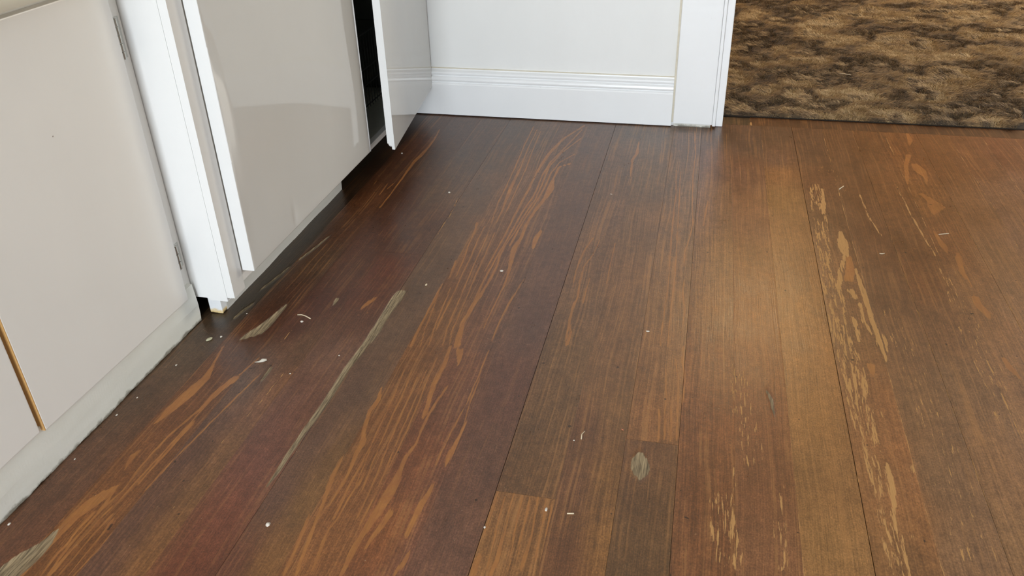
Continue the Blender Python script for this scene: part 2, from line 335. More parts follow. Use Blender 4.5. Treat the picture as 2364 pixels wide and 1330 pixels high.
# ------------------------------------------------------------------ floor: joists' dirt below, boards above
SEAMS = [-1.0,-0.905,-0.81,-0.712,-0.612,-0.525,-0.438,-0.346,-0.2565,-0.161,-0.067,0.021,0.113,0.205,0.302,0.394,0.487,0.58,0.674,0.768,0.862,0.956,1.05]
COLS = {0:[(0.63,0.698,100,68,52),(0.46,0.808,98,70,55),(0.29,1.049,92,70,56),(0.49,1.151,85,68,55),(0.52,1.245,75,62,52),(0.77,1.388,64,55,47),(0.91,1.487,54,46,39),(0.78,1.706,50,42,34),(0.74,1.945,48,35,26),(0.81,2.166,50,34,25),(0.87,2.385,54,37,28),(1.39,2.557,66,48,38)],1:[(0.55,0.673,116,76,42),(0.52,0.769,122,80,45),(0.48,0.879,112,74,45),(0.51,0.994,105,68,42),(0.35,1.109,98,64,42),(0.44,1.229,88,58,40),(0.6,1.314,82,50,35),(0.69,1.423,75,48,35),(0.7,1.562,80,58,42),(0.61,1.744,85,55,38),(0.61,1.93,92,58,38),(0.61,2.144,85,54,38),(0.57,2.319,92,56,38),(0.67,2.518,86,60,46)],2:[(0.25,0.662,95,68,58),(0.22,0.773,92,66,56),(0.24,0.893,90,65,56),(0.22,0.995,88,66,58),(0.19,1.097,92,72,62),(0.22,1.197,98,72,58),(0.95,0.676,125,88,55),(0.95,0.743,118,84,54),(0.92,0.834,112,82,56),(0.89,0.938,110,80,55),(0.89,1.032,112,78,58),(0.97,1.104,112,78,56),(0.33,1.293,80,48,38),(0.45,1.399,78,44,34),(0.79,1.238,98,72,56),(0.42,1.554,80,50,38),(0.34,1.684,82,50,38),(0.38,1.733,82,52,40),(0.34,1.941,78,50,38),(0.35,2.258,82,60,48),(0.39,2.487,86,64,54)],3:[(0.45,0.686,105,62,45),(0.47,0.78,115,70,54),(0.3,0.892,115,74,62),(0.37,1.005,105,70,58),(0.4,1.106,105,74,64),(0.49,1.206,110,82,72),(0.47,1.347,92,62,50),(0.24,1.431,88,52,40),(0.24,1.568,92,53,40),(0.31,1.701,85,60,50),(0.33,1.798,88,62,50),(0.13,2.012,94,72,58),(0.34,2.205,90,70,58),(0.45,2.424,90,70,60)],4:[(0.18,0.708,98,62,50),(0.22,0.84,98,72,62),(0.37,0.977,95,72,62),(0.42,1.124,98,76,66),(0.36,1.329,100,80,68),(0.34,1.507,98,78,66),(0.19,1.716,100,78,64),(0.01,1.969,98,76,62),(0.09,2.285,94,74,62),(0.21,2.474,92,74,64),(0.75,0.718,125,90,56),(0.73,0.839,118,88,56),(0.86,0.952,112,84,56),(0.79,1.13,100,78,64)],5:[(0.39,0.746,130,88,54),(0.46,0.88,124,84,53),(0.37,1.04,122,82,51),(0.36,1.237,117,80,50),(0.37,1.379,114,80,52),(0.32,1.561,112,78,54),(0.26,1.828,112,80,58),(0.19,2.104,108,80,62),(0.26,2.449,102,80,66)],6:[(0.42,0.806,128,82,50),(0.48,0.98,120,76,51),(0.51,1.186,112,74,54),(0.48,1.397,108,75,58),(0.43,1.619,108,76,60),(0.39,1.949,110,80,62),(0.39,2.353,104,78,64),(1.19,0.778,115,80,66),(1.2,0.961,105,72,58),(1.02,1.168,106,74,60),(1.05,1.373,104,76,64),(1.06,1.589,102,76,64),(0.98,1.905,102,76,64),(0.99,2.258,98,76,66)],7:[(0.63,0.778,105,76,64),(0.59,0.968,98,70,58),(0.55,1.177,98,68,58),(0.56,1.415,98,72,64),(0.52,1.637,100,74,65),(0.51,1.966,98,74,65),(0.55,2.266,96,75,67),(0.77,2.523,98,78,70)],8:[(0.54,0.803,128,93,59),(0.55,0.889,128,92,58),(0.64,0.987,108,80,54),(0.7,1.122,106,80,56),(0.72,1.309,108,82,58),(0.75,1.469,112,84,62),(0.63,1.697,116,86,64),(0.6,1.983,108,82,66),(0.63,2.282,104,82,70),(0.93,2.539,102,84,73)],9:[(0.38,0.819,105,72,50),(0.29,0.959,108,76,56),(0.21,1.107,105,74,54),(0.13,1.273,113,84,59),(0.89,0.844,132,96,57),(0.79,0.968,126,92,56),(0.73,1.14,118,87,58),(0.6,1.324,120,88,61),(0.5,1.59,122,90,63),(0.41,1.893,116,88,66),(0.48,2.23,106,85,70),(0.68,2.511,102,85,75)],10:[(0.53,0.84,100,76,52),(0.5,0.943,100,74,50),(0.41,1.04,112,80,56),(0.48,1.153,128,90,58),(0.44,1.31,130,94,62),(0.37,1.531,130,96,64),(0.4,1.813,122,92,66),(0.46,2.152,112,88,70),(0.73,2.488,96,76,66)],11:[(0.48,0.857,118,80,52),(0.51,0.999,112,74,46),(0.55,1.172,120,78,50),(0.52,1.328,130,89,57),(0.59,1.516,136,97,60),(0.55,1.744,132,97,64),(0.64,2.029,122,90,67),(0.74,2.327,106,77,64),(0.88,2.58,80,61,51)],12:[(0.47,0.875,125,88,62),(0.45,1.016,118,80,54),(0.52,1.189,125,82,54),(0.49,1.344,134,92,58),(0.44,1.497,142,99,59),(0.4,1.716,136,97,60),(0.46,1.99,128,90,64),(0.53,2.275,110,77,61),(0.59,2.514,90,71,64)],13:[(0.49,0.894,145,110,70),(0.46,1.054,140,104,66),(0.45,1.206,146,107,65),(0.45,1.39,152,111,68),(0.41,1.582,150,111,69),(0.48,1.818,142,104,65),(0.44,2.112,136,102,64),(0.42,2.288,136,96,60),(0.34,2.378,104,77,65),(0.31,2.601,94,71,57)],14:[(0.43,0.904,125,92,60),(0.75,1.259,138,95,60),(0.81,1.14,142,98,62),(0.79,1.049,142,99,64),(0.87,0.987,144,102,64),(0.45,1.072,122,88,58),(0.4,1.235,122,86,56),(0.52,1.438,122,88,58),(0.56,1.693,118,84,56),(0.46,1.972,112,80,54),(0.37,2.241,106,72,48),(0.33,2.504,94,68,52)],15:[(0.39,0.922,130,100,74),(0.38,1.089,126,97,72),(0.35,1.252,122,92,66),(0.4,1.454,116,85,61),(0.37,1.651,110,78,54),(0.34,1.893,105,72,48),(0.34,2.141,105,72,46),(0.21,2.446,100,70,47)],16:[(0.17,0.96,140,108,77),(0.22,1.124,135,102,73),(0.29,1.33,125,95,70),(0.24,1.529,112,80,56),(0.3,1.741,108,72,44),(0.28,1.954,108,74,46),(0.27,2.212,112,76,45),(0.06,2.493,108,74,45)],17:[(-0.09,1.221,143,110,81),(0.09,1.397,136,102,75),(0.12,1.644,130,95,66),(0.16,1.922,122,83,52),(0.17,2.197,124,85,49),(0.14,2.441,118,78,45)],18:[(0.04,1.626,140,108,82),(0.19,1.853,132,100,73),(0.27,2.133,128,92,62),(0.15,2.391,114,76,43)],19:[(0.06,1.953,136,104,84),(0.21,2.202,130,97,75),(0.11,2.437,116,78,50)],20:[(-0.05,2.269,130,98,82),(0.05,2.518,114,75,53)],21:[(-1.05,2.269,130,98,82),(-0.95,2.518,112,74,52)]}
JOINTS = {3:[1.647],8:[0.922],10:[1.084]}
# worn grain lines as (x, y, half width) in metres
ORANGE = [
[(-0.8951,1.21,0.0013),(-0.8815,1.148,0.0022),(-0.8735,1.109,0.0072),(-0.8795,1.053,0.0116),(-0.8868,1.005,0.0089),(-0.8909,0.973,0.0028),(-0.8933,0.967,0.0008)],
[(-0.8774,0.896,0.0023),(-0.8804,0.882,0.0053),(-0.8751,0.855,0.0018),(-0.8739,0.848,0.0007)],
[(-0.8606,0.817,0.0014),(-0.8713,0.794,0.0107),(-0.8803,0.771,0.0123),(-0.888,0.738,0.0079),(-0.8897,0.695,0.0077),(-0.8915,0.673,0.0069),(-0.8924,0.642,0.0071),(-0.8921,0.626,0.007)],
[(-0.8168,1.113,0.0076),(-0.8293,1.069,0.0054),(-0.8345,1.015,0.0024),(-0.8494,0.939,0.0017),(-0.8525,0.865,0.0017),(-0.8472,0.809,0.0016),(-0.8557,0.759,0.0016),(-0.8573,0.708,0.0017),(-0.8552,0.666,0.002),(-0.8492,0.634,0.0019)],
[(-0.8602,0.798,0.0021),(-0.8562,0.764,0.0031),(-0.8634,0.752,0.0025),(-0.8643,0.731,0.0017),(-0.8643,0.711,0.0017),(-0.8615,0.69,0.0018),(-0.8643,0.672,0.0016),(-0.8624,0.653,0.0019),(-0.8606,0.634,0.0019)],
[(-0.8415,0.772,0.002),(-0.8453,0.754,0.0015),(-0.8447,0.731,0.0012),(-0.8459,0.702,0.0011),(-0.8475,0.679,0.0013),(-0.8489,0.658,0.0029),(-0.8486,0.643,0.0038),(-0.8496,0.634,0.0033)],
[(-0.832,0.758,0.0015),(-0.8347,0.725,0.0012),(-0.8352,0.695,0.0012),(-0.8341,0.664,0.0014),(-0.8347,0.637,0.0016)],
[(-0.8244,0.747,0.002),(-0.8221,0.717,0.001),(-0.8215,0.684,0.0012),(-0.8218,0.66,0.0011),(-0.8216,0.639,0.0011)],
[(-0.8095,0.726,0.0012),(-0.8094,0.69,0.0012),(-0.8116,0.666,0.001),(-0.8132,0.641,0.0009)],
[(-0.8032,1.185,0.0013),(-0.8176,1.106,0.0017),(-0.8279,1.043,0.0012),(-0.8309,0.972,0.0016),(-0.8343,0.902,0.0011),(-0.8368,0.842,0.0011),(-0.8392,0.786,0.0011)],
[(-0.7754,1.135,0.0013),(-0.7871,1.05,0.0016),(-0.7985,0.955,0.0015),(-0.8068,0.885,0.0011),(-0.8116,0.816,0.0011)],
[(-0.8263,0.979,0.0039),(-0.8275,0.932,0.0023),(-0.8303,0.87,0.0011),(-0.8318,0.822,0.0011)],
[(-0.3572,2.592,0.0033),(-0.4042,2.467,0.004),(-0.4289,2.333,0.0051),(-0.437,2.212,0.0037),(-0.4375,2.066,0.0026),(-0.4401,1.944,0.0024),(-0.4404,1.852,0.0019),(-0.4406,1.766,0.0017),(-0.4428,1.686,0.0016),(-0.4449,1.595,0.0012)],
[(-0.3597,2.552,0.0024),(-0.3871,2.396,0.0023),(-0.4119,2.268,0.0022),(-0.4179,2.165,0.0022),(-0.4148,2.024,0.0021),(-0.4248,1.915,0.002),(-0.4277,1.825,0.0019),(-0.4304,1.741,0.0018),(-0.4348,1.67,0.0018),(-0.4351,1.621,0.0021),(-0.4373,1.565,0.0019),(-0.4359,1.469,0.0022),(-0.438,1.393,0.0028),(-0.4349,1.329,0.0034),(-0.4284,1.294,0.0047)],
[(-0.3511,2.476,0.0024),(-0.3933,2.339,0.0023),(-0.4099,2.229,0.0022),(-0.4068,2.106,0.0021),(-0.406,2.003,0.002),(-0.4163,1.896,0.0017),(-0.4194,1.807,0.0017),(-0.4263,1.742,0.0016),(-0.4288,1.68,0.0022),(-0.4233,1.631,0.0022),(-0.4239,1.575,0.0027),(-0.4283,1.499,0.0033),(-0.4342,1.434,0.0039),(-0.4381,1.38,0.0045),(-0.4298,1.318,0.0058),(-0.425,1.295,0.0057)],
[(-0.3515,2.339,0.0023),(-0.3859,2.266,0.0022),(-0.396,2.181,0.0019),(-0.3954,2.084,0.0021),(-0.3993,1.994,0.002),(-0.4099,1.887,0.002),(-0.4132,1.799,0.0019),(-0.4163,1.726,0.0016)],
[(-0.3501,2.265,0.0049),(-0.3804,2.234,0.0034),(-0.3824,2.146,0.0029),(-0.3771,2.076,0.0102),(-0.3808,2.019,0.0055),(-0.3941,1.92,0.0039),(-0.3996,1.859,0.003),(-0.3968,1.783,0.0033),(-0.4022,1.719,0.0061),(-0.3956,1.652,0.0051),(-0.3891,1.597,0.0027),(-0.3865,1.551,0.0017),(-0.3881,1.491,0.0013),(-0.39,1.422,0.0011),(-0.3899,1.363,0.0009)],
[(-0.3564,1.818,0.0038),(-0.3601,1.771,0.0066),(-0.3576,1.727,0.0028)],
[(-0.3498,1.58,0.0008),(-0.3546,1.512,0.0017),(-0.36,1.468,0.0016),(-0.3627,1.4,0.0012),(-0.3624,1.324,0.0012)],
[(-0.5214,2.559,0.0014),(-0.5179,2.405,0.0018),(-0.5088,2.226,0.0017),(-0.5033,2.078,0.0016),(-0.501,1.966,0.0014),(-0.4899,1.844,0.0013)],
[(-0.5042,2.53,0.0014),(-0.5015,2.379,0.0018),(-0.491,2.203,0.0017),(-0.4841,2.058,0.0016),(-0.4801,1.927,0.0013),(-0.4769,1.846,0.0013)],
[(-0.4903,2.516,0.0014),(-0.483,2.353,0.0015),(-0.4737,2.193,0.0017),(-0.47,2.049,0.0016),(-0.4667,1.918,0.0013)],
[(-0.4933,2.19,0.002),(-0.4884,2.034,0.0032),(-0.4776,1.906,0.0022)],
[(-0.5265,1.837,0.0039),(-0.521,1.799,0.0021),(-0.5168,1.726,0.0012),(-0.5081,1.632,0.0016),(-0.5043,1.56,0.0012)],
[(-0.5262,1.637,0.0018),(-0.5207,1.589,0.0023),(-0.5175,1.55,0.001)],
[(-0.5024,1.822,0.0011),(-0.5007,1.747,0.0012),(-0.4948,1.66,0.0014),(-0.4931,1.578,0.0014),(-0.4895,1.495,0.0013),(-0.4879,1.411,0.0013),(-0.4848,1.339,0.0012)],
[(-0.485,1.806,0.0011),(-0.4816,1.723,0.0012),(-0.4783,1.629,0.0014),(-0.4732,1.535,0.0013),(-0.4686,1.449,0.0013),(-0.4642,1.356,0.0012),(-0.4552,1.289,0.0013)],
[(-0.4678,1.79,0.0011),(-0.465,1.691,0.0012),(-0.4623,1.6,0.0014),(-0.458,1.508,0.0013),(-0.454,1.424,0.0013),(-0.452,1.351,0.0012),(-0.4418,1.292,0.0013)],
[(-0.5262,1.526,0.0017),(-0.5241,1.467,0.0026),(-0.5242,1.418,0.0022),(-0.5222,1.364,0.0021),(-0.5204,1.314,0.0024),(-0.5173,1.278,0.003)],
[(-0.5252,1.496,0.0009),(-0.5149,1.412,0.0013),(-0.5093,1.347,0.0012),(-0.4988,1.281,0.0012)],
[(-0.5031,1.515,0.0009),(-0.4976,1.443,0.0013),(-0.4922,1.363,0.0012),(-0.482,1.284,0.0012)],
[(-0.5293,1.139,0.0011),(-0.5215,1.104,0.0041),(-0.5264,1.073,0.0037),(-0.518,1.022,0.003),(-0.5063,0.988,0.005),(-0.5083,0.961,0.0037),(-0.5042,0.928,0.0025),(-0.5015,0.892,0.0019),(-0.5035,0.869,0.0016),(-0.505,0.838,0.0013)],
[(-0.528,0.949,0.0017),(-0.5264,0.916,0.0037),(-0.5234,0.884,0.0041),(-0.5194,0.858,0.0032),(-0.5139,0.825,0.0021),(-0.5113,0.797,0.0021),(-0.5077,0.774,0.0026),(-0.5041,0.748,0.0028),(-0.5007,0.723,0.002),(-0.4975,0.705,0.0019)],
[(-0.5283,0.819,0.0008),(-0.5242,0.791,0.0021),(-0.5216,0.768,0.0026),(-0.5192,0.745,0.0023),(-0.5168,0.723,0.002),(-0.5145,0.701,0.0019)],
[(-0.4912,0.973,0.0009),(-0.4903,0.939,0.0014),(-0.4907,0.902,0.0015),(-0.4899,0.871,0.0018),(-0.4876,0.838,0.0015),(-0.487,0.816,0.0012)],
[(-0.4759,0.925,0.0013),(-0.4767,0.897,0.0015),(-0.4814,0.858,0.0015),(-0.4806,0.821,0.0012),(-0.4865,0.795,0.0017),(-0.4846,0.772,0.0023),(-0.4814,0.746,0.002),(-0.4771,0.718,0.0016)],
[(-0.5056,1.203,0.0008),(-0.4987,1.134,0.0011),(-0.4953,1.069,0.0011),(-0.4922,1.009,0.001),(-0.4847,0.94,0.001),(-0.4792,0.881,0.0008)],
[(-0.4889,1.195,0.0008),(-0.4826,1.127,0.0011),(-0.4815,1.067,0.0011),(-0.4773,1.002,0.001),(-0.4719,0.939,0.001),(-0.4655,0.876,0.0008)],
[(-0.4741,1.193,0.0008),(-0.4684,1.124,0.0011),(-0.4661,1.06,0.0011),(-0.4625,0.996,0.001),(-0.4563,0.929,0.001),(-0.4532,0.867,0.0008),(-0.453,0.823,0.001)],
[(-0.4629,1.211,0.0008),(-0.4559,1.127,0.0011),(-0.4525,1.058,0.0011),(-0.4494,0.994,0.001),(-0.4451,0.931,0.001),(-0.4425,0.869,0.0008),(-0.4426,0.811,0.001)],
[(-0.4548,1.253,0.0008),(-0.4513,1.175,0.0011),(-0.4464,1.108,0.0011),(-0.4435,1.05,0.0011),(-0.4421,0.983,0.001),(-0.4395,0.924,0.001)],
[(-0.4396,1.292,0.0031),(-0.4332,1.228,0.004),(-0.4352,1.178,0.0048),(-0.4323,1.136,0.0041),(-0.4251,1.082,0.004),(-0.4253,1.068,0.0009)],
[(-0.4082,1.167,0.0019),(-0.4155,1.114,0.0022),(-0.4176,1.079,0.0021),(-0.4182,1.041,0.0024),(-0.4159,1.005,0.002),(-0.4222,0.969,0.0034),(-0.4213,0.936,0.0034),(-0.4203,0.912,0.0069),(-0.4222,0.877,0.0089),(-0.4253,0.846,0.0074),(-0.4297,0.813,0.0057),(-0.4325,0.792,0.0043),(-0.4352,0.765,0.005),(-0.4342,0.736,0.0032),(-0.4344,0.717,0.0019)],
[(-0.4176,1.284,0.0078),(-0.4098,1.25,0.004),(-0.4068,1.233,0.001)],
[(-0.3471,1.078,0.0015),(-0.3491,1.018,0.0032),(-0.3523,0.987,0.0048),(-0.3509,0.962,0.0017)],
[(-0.3589,0.916,0.0016),(-0.36,0.897,0.0035),(-0.3643,0.866,0.005),(-0.3658,0.837,0.0042),(-0.3662,0.805,0.0031)],
[(-0.3517,0.778,0.0017),(-0.353,0.759,0.0039),(-0.3604,0.735,0.0031)],
[(-0.3544,1.204,0.001),(-0.3549,1.13,0.0011),(-0.3501,1.078,0.0009)],
[(-0.36,1.295,0.001),(-0.359,1.209,0.0011),(-0.3598,1.125,0.0011),(-0.3639,1.07,0.001),(-0.3673,0.997,0.001),(-0.3677,0.959,0.0007)],
[(-0.4056,0.847,0.0053),(-0.4104,0.814,0.0039),(-0.4174,0.782,0.0025),(-0.4177,0.768,0.001)],
[(-0.2489,0.791,0.0027),(-0.2507,0.773,0.0041),(-0.2509,0.754,0.0048)],
[(-0.2249,0.837,0.0015),(-0.2239,0.81,0.0025),(-0.2225,0.788,0.0029),(-0.2257,0.759,0.0026)],
[(-0.2522,0.918,0.0011),(-0.252,0.888,0.0011),(-0.2522,0.856,0.001),(-0.2524,0.825,0.0008)],
[(-0.2385,0.913,0.0011),(-0.239,0.88,0.001),(-0.2369,0.848,0.001),(-0.2359,0.811,0.001),(-0.2327,0.767,0.0012)],
[(-0.2268,0.923,0.0011),(-0.2267,0.886,0.001),(-0.2242,0.851,0.001),(-0.2232,0.824,0.0008)],
[(-0.2118,0.918,0.0012),(-0.2114,0.878,0.001),(-0.2085,0.84,0.001),(-0.2057,0.804,0.001),(-0.2017,0.764,0.001)],
[(-0.2005,0.917,0.0013),(-0.1977,0.877,0.001),(-0.197,0.836,0.0013),(-0.1939,0.797,0.001)],
[(-0.1879,0.923,0.0011),(-0.1855,0.883,0.001),(-0.1826,0.842,0.0013),(-0.1836,0.815,0.0022),(-0.1851,0.78,0.0027)],
[(-0.1759,0.918,0.0011),(-0.1713,0.879,0.001),(-0.1706,0.841,0.001),(-0.1688,0.799,0.001)],
[(-0.1647,0.916,0.0011),(-0.1629,0.877,0.001),(-0.1625,0.846,0.0008)],
[(-0.2218,1.804,0.0014),(-0.2335,1.74,0.0018),(-0.2368,1.68,0.0023),(-0.2385,1.639,0.0015),(-0.2344,1.563,0.0013)],
[(-0.2042,1.798,0.001),(-0.21,1.718,0.0014),(-0.2228,1.666,0.0017),(-0.2229,1.588,0.0019),(-0.2168,1.522,0.0022),(-0.2212,1.48,0.0028),(-0.22,1.426,0.0021),(-0.2148,1.352,0.0017)],
[(-0.1655,1.787,0.001),(-0.1647,1.693,0.0012),(-0.1622,1.591,0.0011)],
[(-0.2025,1.606,0.0009),(-0.2027,1.554,0.0018),(-0.2019,1.497,0.0014)],
[(-0.2179,1.414,0.0024),(-0.2096,1.383,0.0014),(-0.2112,1.34,0.0033)],
[(-0.0434,2.262,0.001),(-0.0356,2.109,0.0011),(-0.0345,1.921,0.0013),(-0.0306,1.741,0.0012),(-0.0272,1.585,0.0011),(-0.0293,1.448,0.001),(-0.0291,1.368,0.001)],
[(-0.0309,2.252,0.001),(-0.025,2.078,0.0011),(-0.0209,1.904,0.0013),(-0.0169,1.744,0.0012),(-0.0146,1.625,0.0011),(-0.016,1.517,0.0011),(-0.0144,1.371,0.001)],
[(-0.0013,2.59,0.0011),(0.0078,2.388,0.0012),(0.006,2.221,0.0019),(0.0096,2.051,0.0013),(0.0159,1.93,0.001),(0.0107,1.844,0.0014),(0.0031,1.781,0.0012),(0.0028,1.698,0.0011)],
[(-0.1692,2.474,0.0016),(-0.1654,2.375,0.0045),(-0.1754,2.319,0.0035),(-0.1681,2.193,0.0014)],
[(0.0511,2.069,0.0022),(0.0444,1.974,0.0021),(0.0415,1.915,0.001)],
[(0.007,1.644,0.0011),(0.0062,1.577,0.0016),(0.0127,1.508,0.0014),(0.0116,1.456,0.001)],
[(0.0013,1.338,0.0013),(0.0111,1.273,0.0011),(0.0141,1.211,0.0011),(0.0155,1.152,0.0013),(0.0168,1.098,0.0013)],
[(-0.0153,1.312,0.0008),(-0.0088,1.232,0.0009),(-0.0057,1.158,0.0012),(-0.0032,1.094,0.0011)],
[(-0.0174,1.175,0.0009),(-0.0146,1.133,0.0015),(-0.0129,1.088,0.0014)],
[(0.0012,1.193,0.0009),(0.0057,1.141,0.0013),(0.007,1.091,0.0013)],
[(0.0161,1.377,0.002),(0.0165,1.33,0.002),(0.0242,1.265,0.0011),(0.0224,1.197,0.0011)],
[(0.6489,2.689,0.002),(0.6485,2.615,0.0075),(0.6385,2.57,0.002)],
[(0.6215,2.485,0.0072),(0.6008,2.404,0.0056),(0.5882,2.316,0.005),(0.5822,2.268,0.0018)],
[(0.6253,2.414,0.0094),(0.6312,2.371,0.0161),(0.638,2.324,0.0054),(0.6357,2.288,0.0013)],
[(0.6052,2.204,0.0065),(0.6228,2.164,0.0107),(0.6282,2.128,0.021),(0.6137,2.085,0.005)],
[(0.594,1.954,0.0028),(0.5967,1.91,0.005),(0.5991,1.876,0.0019)],
[(0.6164,1.855,0.0023),(0.6167,1.814,0.0063),(0.6133,1.774,0.0044),(0.6135,1.752,0.0018)],
[(0.6142,1.672,0.0069),(0.6145,1.638,0.0085),(0.6215,1.612,0.0084),(0.6225,1.59,0.0027)],
[(0.593,1.982,0.0016),(0.5971,1.936,0.0045),(0.601,1.901,0.0055),(0.6013,1.877,0.0022)],
[(0.6233,1.871,0.0033),(0.6202,1.832,0.0047),(0.6131,1.786,0.0053),(0.6186,1.751,0.0017),(0.6188,1.717,0.0008)],
[(0.6181,1.672,0.006),(0.6164,1.64,0.0039),(0.6204,1.617,0.0088),(0.6244,1.592,0.0023)],
[(0.3657,1.378,0.0079),(0.365,1.35,0.0031)],
[(0.6135,1.447,0.0032),(0.6169,1.414,0.0062),(0.6263,1.383,0.0024)],
[(0.3758,1.812,0.0057),(0.3719,1.747,0.0093),(0.3627,1.7,0.0109)],
[(-0.8229,2.481,0.0015),(-0.8135,2.393,0.0025),(-0.8116,2.325,0.0035),(-0.8138,2.259,0.006),(-0.8188,2.211,0.0049),(-0.8173,2.145,0.0035),(-0.8136,2.087,0.0023),(-0.8113,2.013,0.0018),(-0.8097,1.96,0.0016),(-0.8085,1.905,0.0019),(-0.8086,1.88,0.0023)],
[(-0.8427,2.036,0.0013),(-0.8397,1.995,0.0013),(-0.8383,1.96,0.0009)],
[(-0.8809,2.048,0.0013),(-0.8785,2.02,0.0009)],
[(-0.8258,2.043,0.0013),(-0.8303,2.001,0.0011)],
[(-0.6689,1.395,0.0037),(-0.6627,1.418,0.0056),(-0.6535,1.441,0.0038)],
[(-0.6664,1.371,0.0023),(-0.6492,1.377,0.0023)],
]
FLAKE = [
([(0.3344,2.226,0.015),(0.3297,2.02,0.0203),(0.3197,1.787,0.0175),(0.3185,1.595,0.0178),(0.3216,1.464,0.02),(0.3308,1.363,0.0229),(0.3307,1.258,0.0224),(0.3307,1.175,0.0196),(0.334,1.09,0.0152),(0.3343,1.004,0.0144),(0.3358,0.935,0.0168),(0.3373,0.872,0.016)],0.5),
([(0.3716,1.941,0.0046),(0.3692,1.865,0.013),(0.3722,1.813,0.0059)],0.8),
([(0.3678,1.817,0.0049),(0.3489,1.731,0.0066),(0.3387,1.662,0.0073),(0.3394,1.564,0.0035)],0.71),
([(0.3844,1.758,0.0029),(0.3863,1.699,0.0056),(0.3878,1.608,0.0053),(0.3913,1.521,0.0051),(0.3932,1.454,0.0058),(0.3968,1.403,0.0032)],0.8),
([(0.361,1.661,0.01),(0.3678,1.622,0.0054)],0.75),
([(0.3736,1.605,0.0044),(0.3741,1.529,0.0043),(0.3817,1.487,0.0025)],0.75),
([(0.3524,2.2,0.0034),(0.3458,2.079,0.0066),(0.3373,2.034,0.0021)],0.8),
([(0.3538,1.542,0.006),(0.3555,1.455,0.005)],0.71),
([(0.4045,1.487,0.005),(0.4018,1.426,0.0049)],0.66),
([(0.3634,1.234,0.0029),(0.3671,1.211,0.0018)],0.71),
([(0.388,1.116,0.0027),(0.3891,1.096,0.004),(0.3897,1.081,0.002)],0.75),
([(0.3531,1.104,0.0034),(0.3533,1.055,0.0053),(0.3477,1.007,0.0038),(0.343,0.962,0.0031),(0.3438,0.937,0.0015)],0.75),
([(0.3308,1.363,0.0032),(0.3296,1.309,0.0054),(0.3254,1.244,0.003)],0.71),
([(0.3464,1.352,0.0031),(0.3431,1.242,0.0026)],0.66),
([(0.3457,1.224,0.0029),(0.3419,1.166,0.0032),(0.3386,1.133,0.0017)],0.66),
([(0.3651,0.958,0.0025),(0.3669,0.925,0.0018)],0.66),
([(0.1806,1.006,0.002),(0.1824,0.979,0.0019),(0.1827,0.961,0.0013)],0.75),
([(0.1828,1.012,0.001),(0.1891,1.019,0.0017)],0.71),
([(0.1103,1.047,0.0017),(0.1114,1.007,0.002),(0.1033,0.945,0.0019)],0.7),
([(0.1135,1.322,0.0016),(0.1135,1.216,0.0015)],0.62),
([(0.0881,0.993,0.0166),(0.0951,0.913,0.022),(0.1073,0.834,0.0238)],0.47),
([(0.1176,1.337,0.0161),(0.131,1.183,0.0222),(0.1424,1.053,0.0239)],0.42),
([(0.1775,0.946,0.0127),(0.1784,0.848,0.0118)],0.47),
([(0.4322,1.616,0.031),(0.4459,1.317,0.0341),(0.4495,1.093,0.0365),(0.4464,0.917,0.0354)],0.36),
([(0.5785,1.792,0.0235),(0.5779,1.481,0.0324),(0.5712,1.221,0.0281)],0.38),
([(0.3705,2.372,0.0364),(0.4148,2.14,0.0333)],0.34),
([(0.4461,2.172,0.0028),(0.4502,2.04,0.0021),(0.4657,1.934,0.002)],0.7),
([(0.5503,2.247,0.0023),(0.5561,2.058,0.0021),(0.5654,1.917,0.0025),(0.5721,1.853,0.0019)],0.75),
([(0.6042,1.967,0.0025),(0.6204,1.97,0.0025)],0.6),
([(-0.6152,1.982,0.0018),(-0.6084,1.874,0.0023),(-0.6091,1.797,0.0022),(-0.606,1.749,0.0016)],0.62),
([(-0.7612,1.116,0.0012),(-0.7629,1.161,0.0025)],0.5),
([(-0.7765,1.612,0.0016),(-0.7761,1.639,0.0021)],0.71),
([(-0.7432,0.773,0.001),(-0.7494,0.928,0.0009),(-0.7343,1.055,0.001),(-0.7315,1.157,0.001)],0.62),
([(-0.7834,1.244,0.0013),(-0.7819,1.322,0.0014)],0.75),
]
GREY = [
[(-0.6064,1.479,0.0096),(-0.6077,1.446,0.0123),(-0.6085,1.406,0.0102),(-0.6094,1.329,0.0081),(-0.6113,1.26,0.0069),(-0.6166,1.182,0.0058),(-0.6155,1.117,0.006),(-0.6161,1.059,0.0058),(-0.6192,0.992,0.0049),(-0.6209,0.936,0.004),(-0.62,0.894,0.0032),(-0.6221,0.856,0.001)],
[(-0.6055,1.379,0.0023),(-0.6003,1.318,0.0027),(-0.6013,1.278,0.0013)],
[(-0.8717,1.239,0.0036),(-0.853,1.266,0.0153),(-0.8455,1.294,0.0118),(-0.8416,1.332,0.0074),(-0.8381,1.377,0.0028)],
[(-0.8969,0.711,0.0026),(-0.8956,0.686,0.0098),(-0.9024,0.662,0.0179),(-0.9085,0.638,0.0208),(-0.9162,0.617,0.0218)],
[(-0.9255,1.308,0.0023),(-0.9215,1.338,0.0038),(-0.9135,1.372,0.0024)],
[(-0.9256,1.426,0.002),(-0.9134,1.487,0.0035),(-0.906,1.54,0.0021)],
[(-0.8994,1.573,0.0021),(-0.8856,1.642,0.0032),(-0.8771,1.703,0.0016)],
[(-0.0403,1.051,0.0049),(-0.0394,1.04,0.0119),(-0.0379,1.023,0.0159),(-0.0365,1.008,0.0137),(-0.0355,0.996,0.0048)],
[(-0.7629,1.116,0.0021),(-0.7641,1.158,0.0038)],
[(-0.7345,1.396,0.0019),(-0.7377,1.422,0.0048)],
[(0.1693,1.265,0.0023),(0.1774,1.241,0.003),(0.1813,1.193,0.0018)],
]
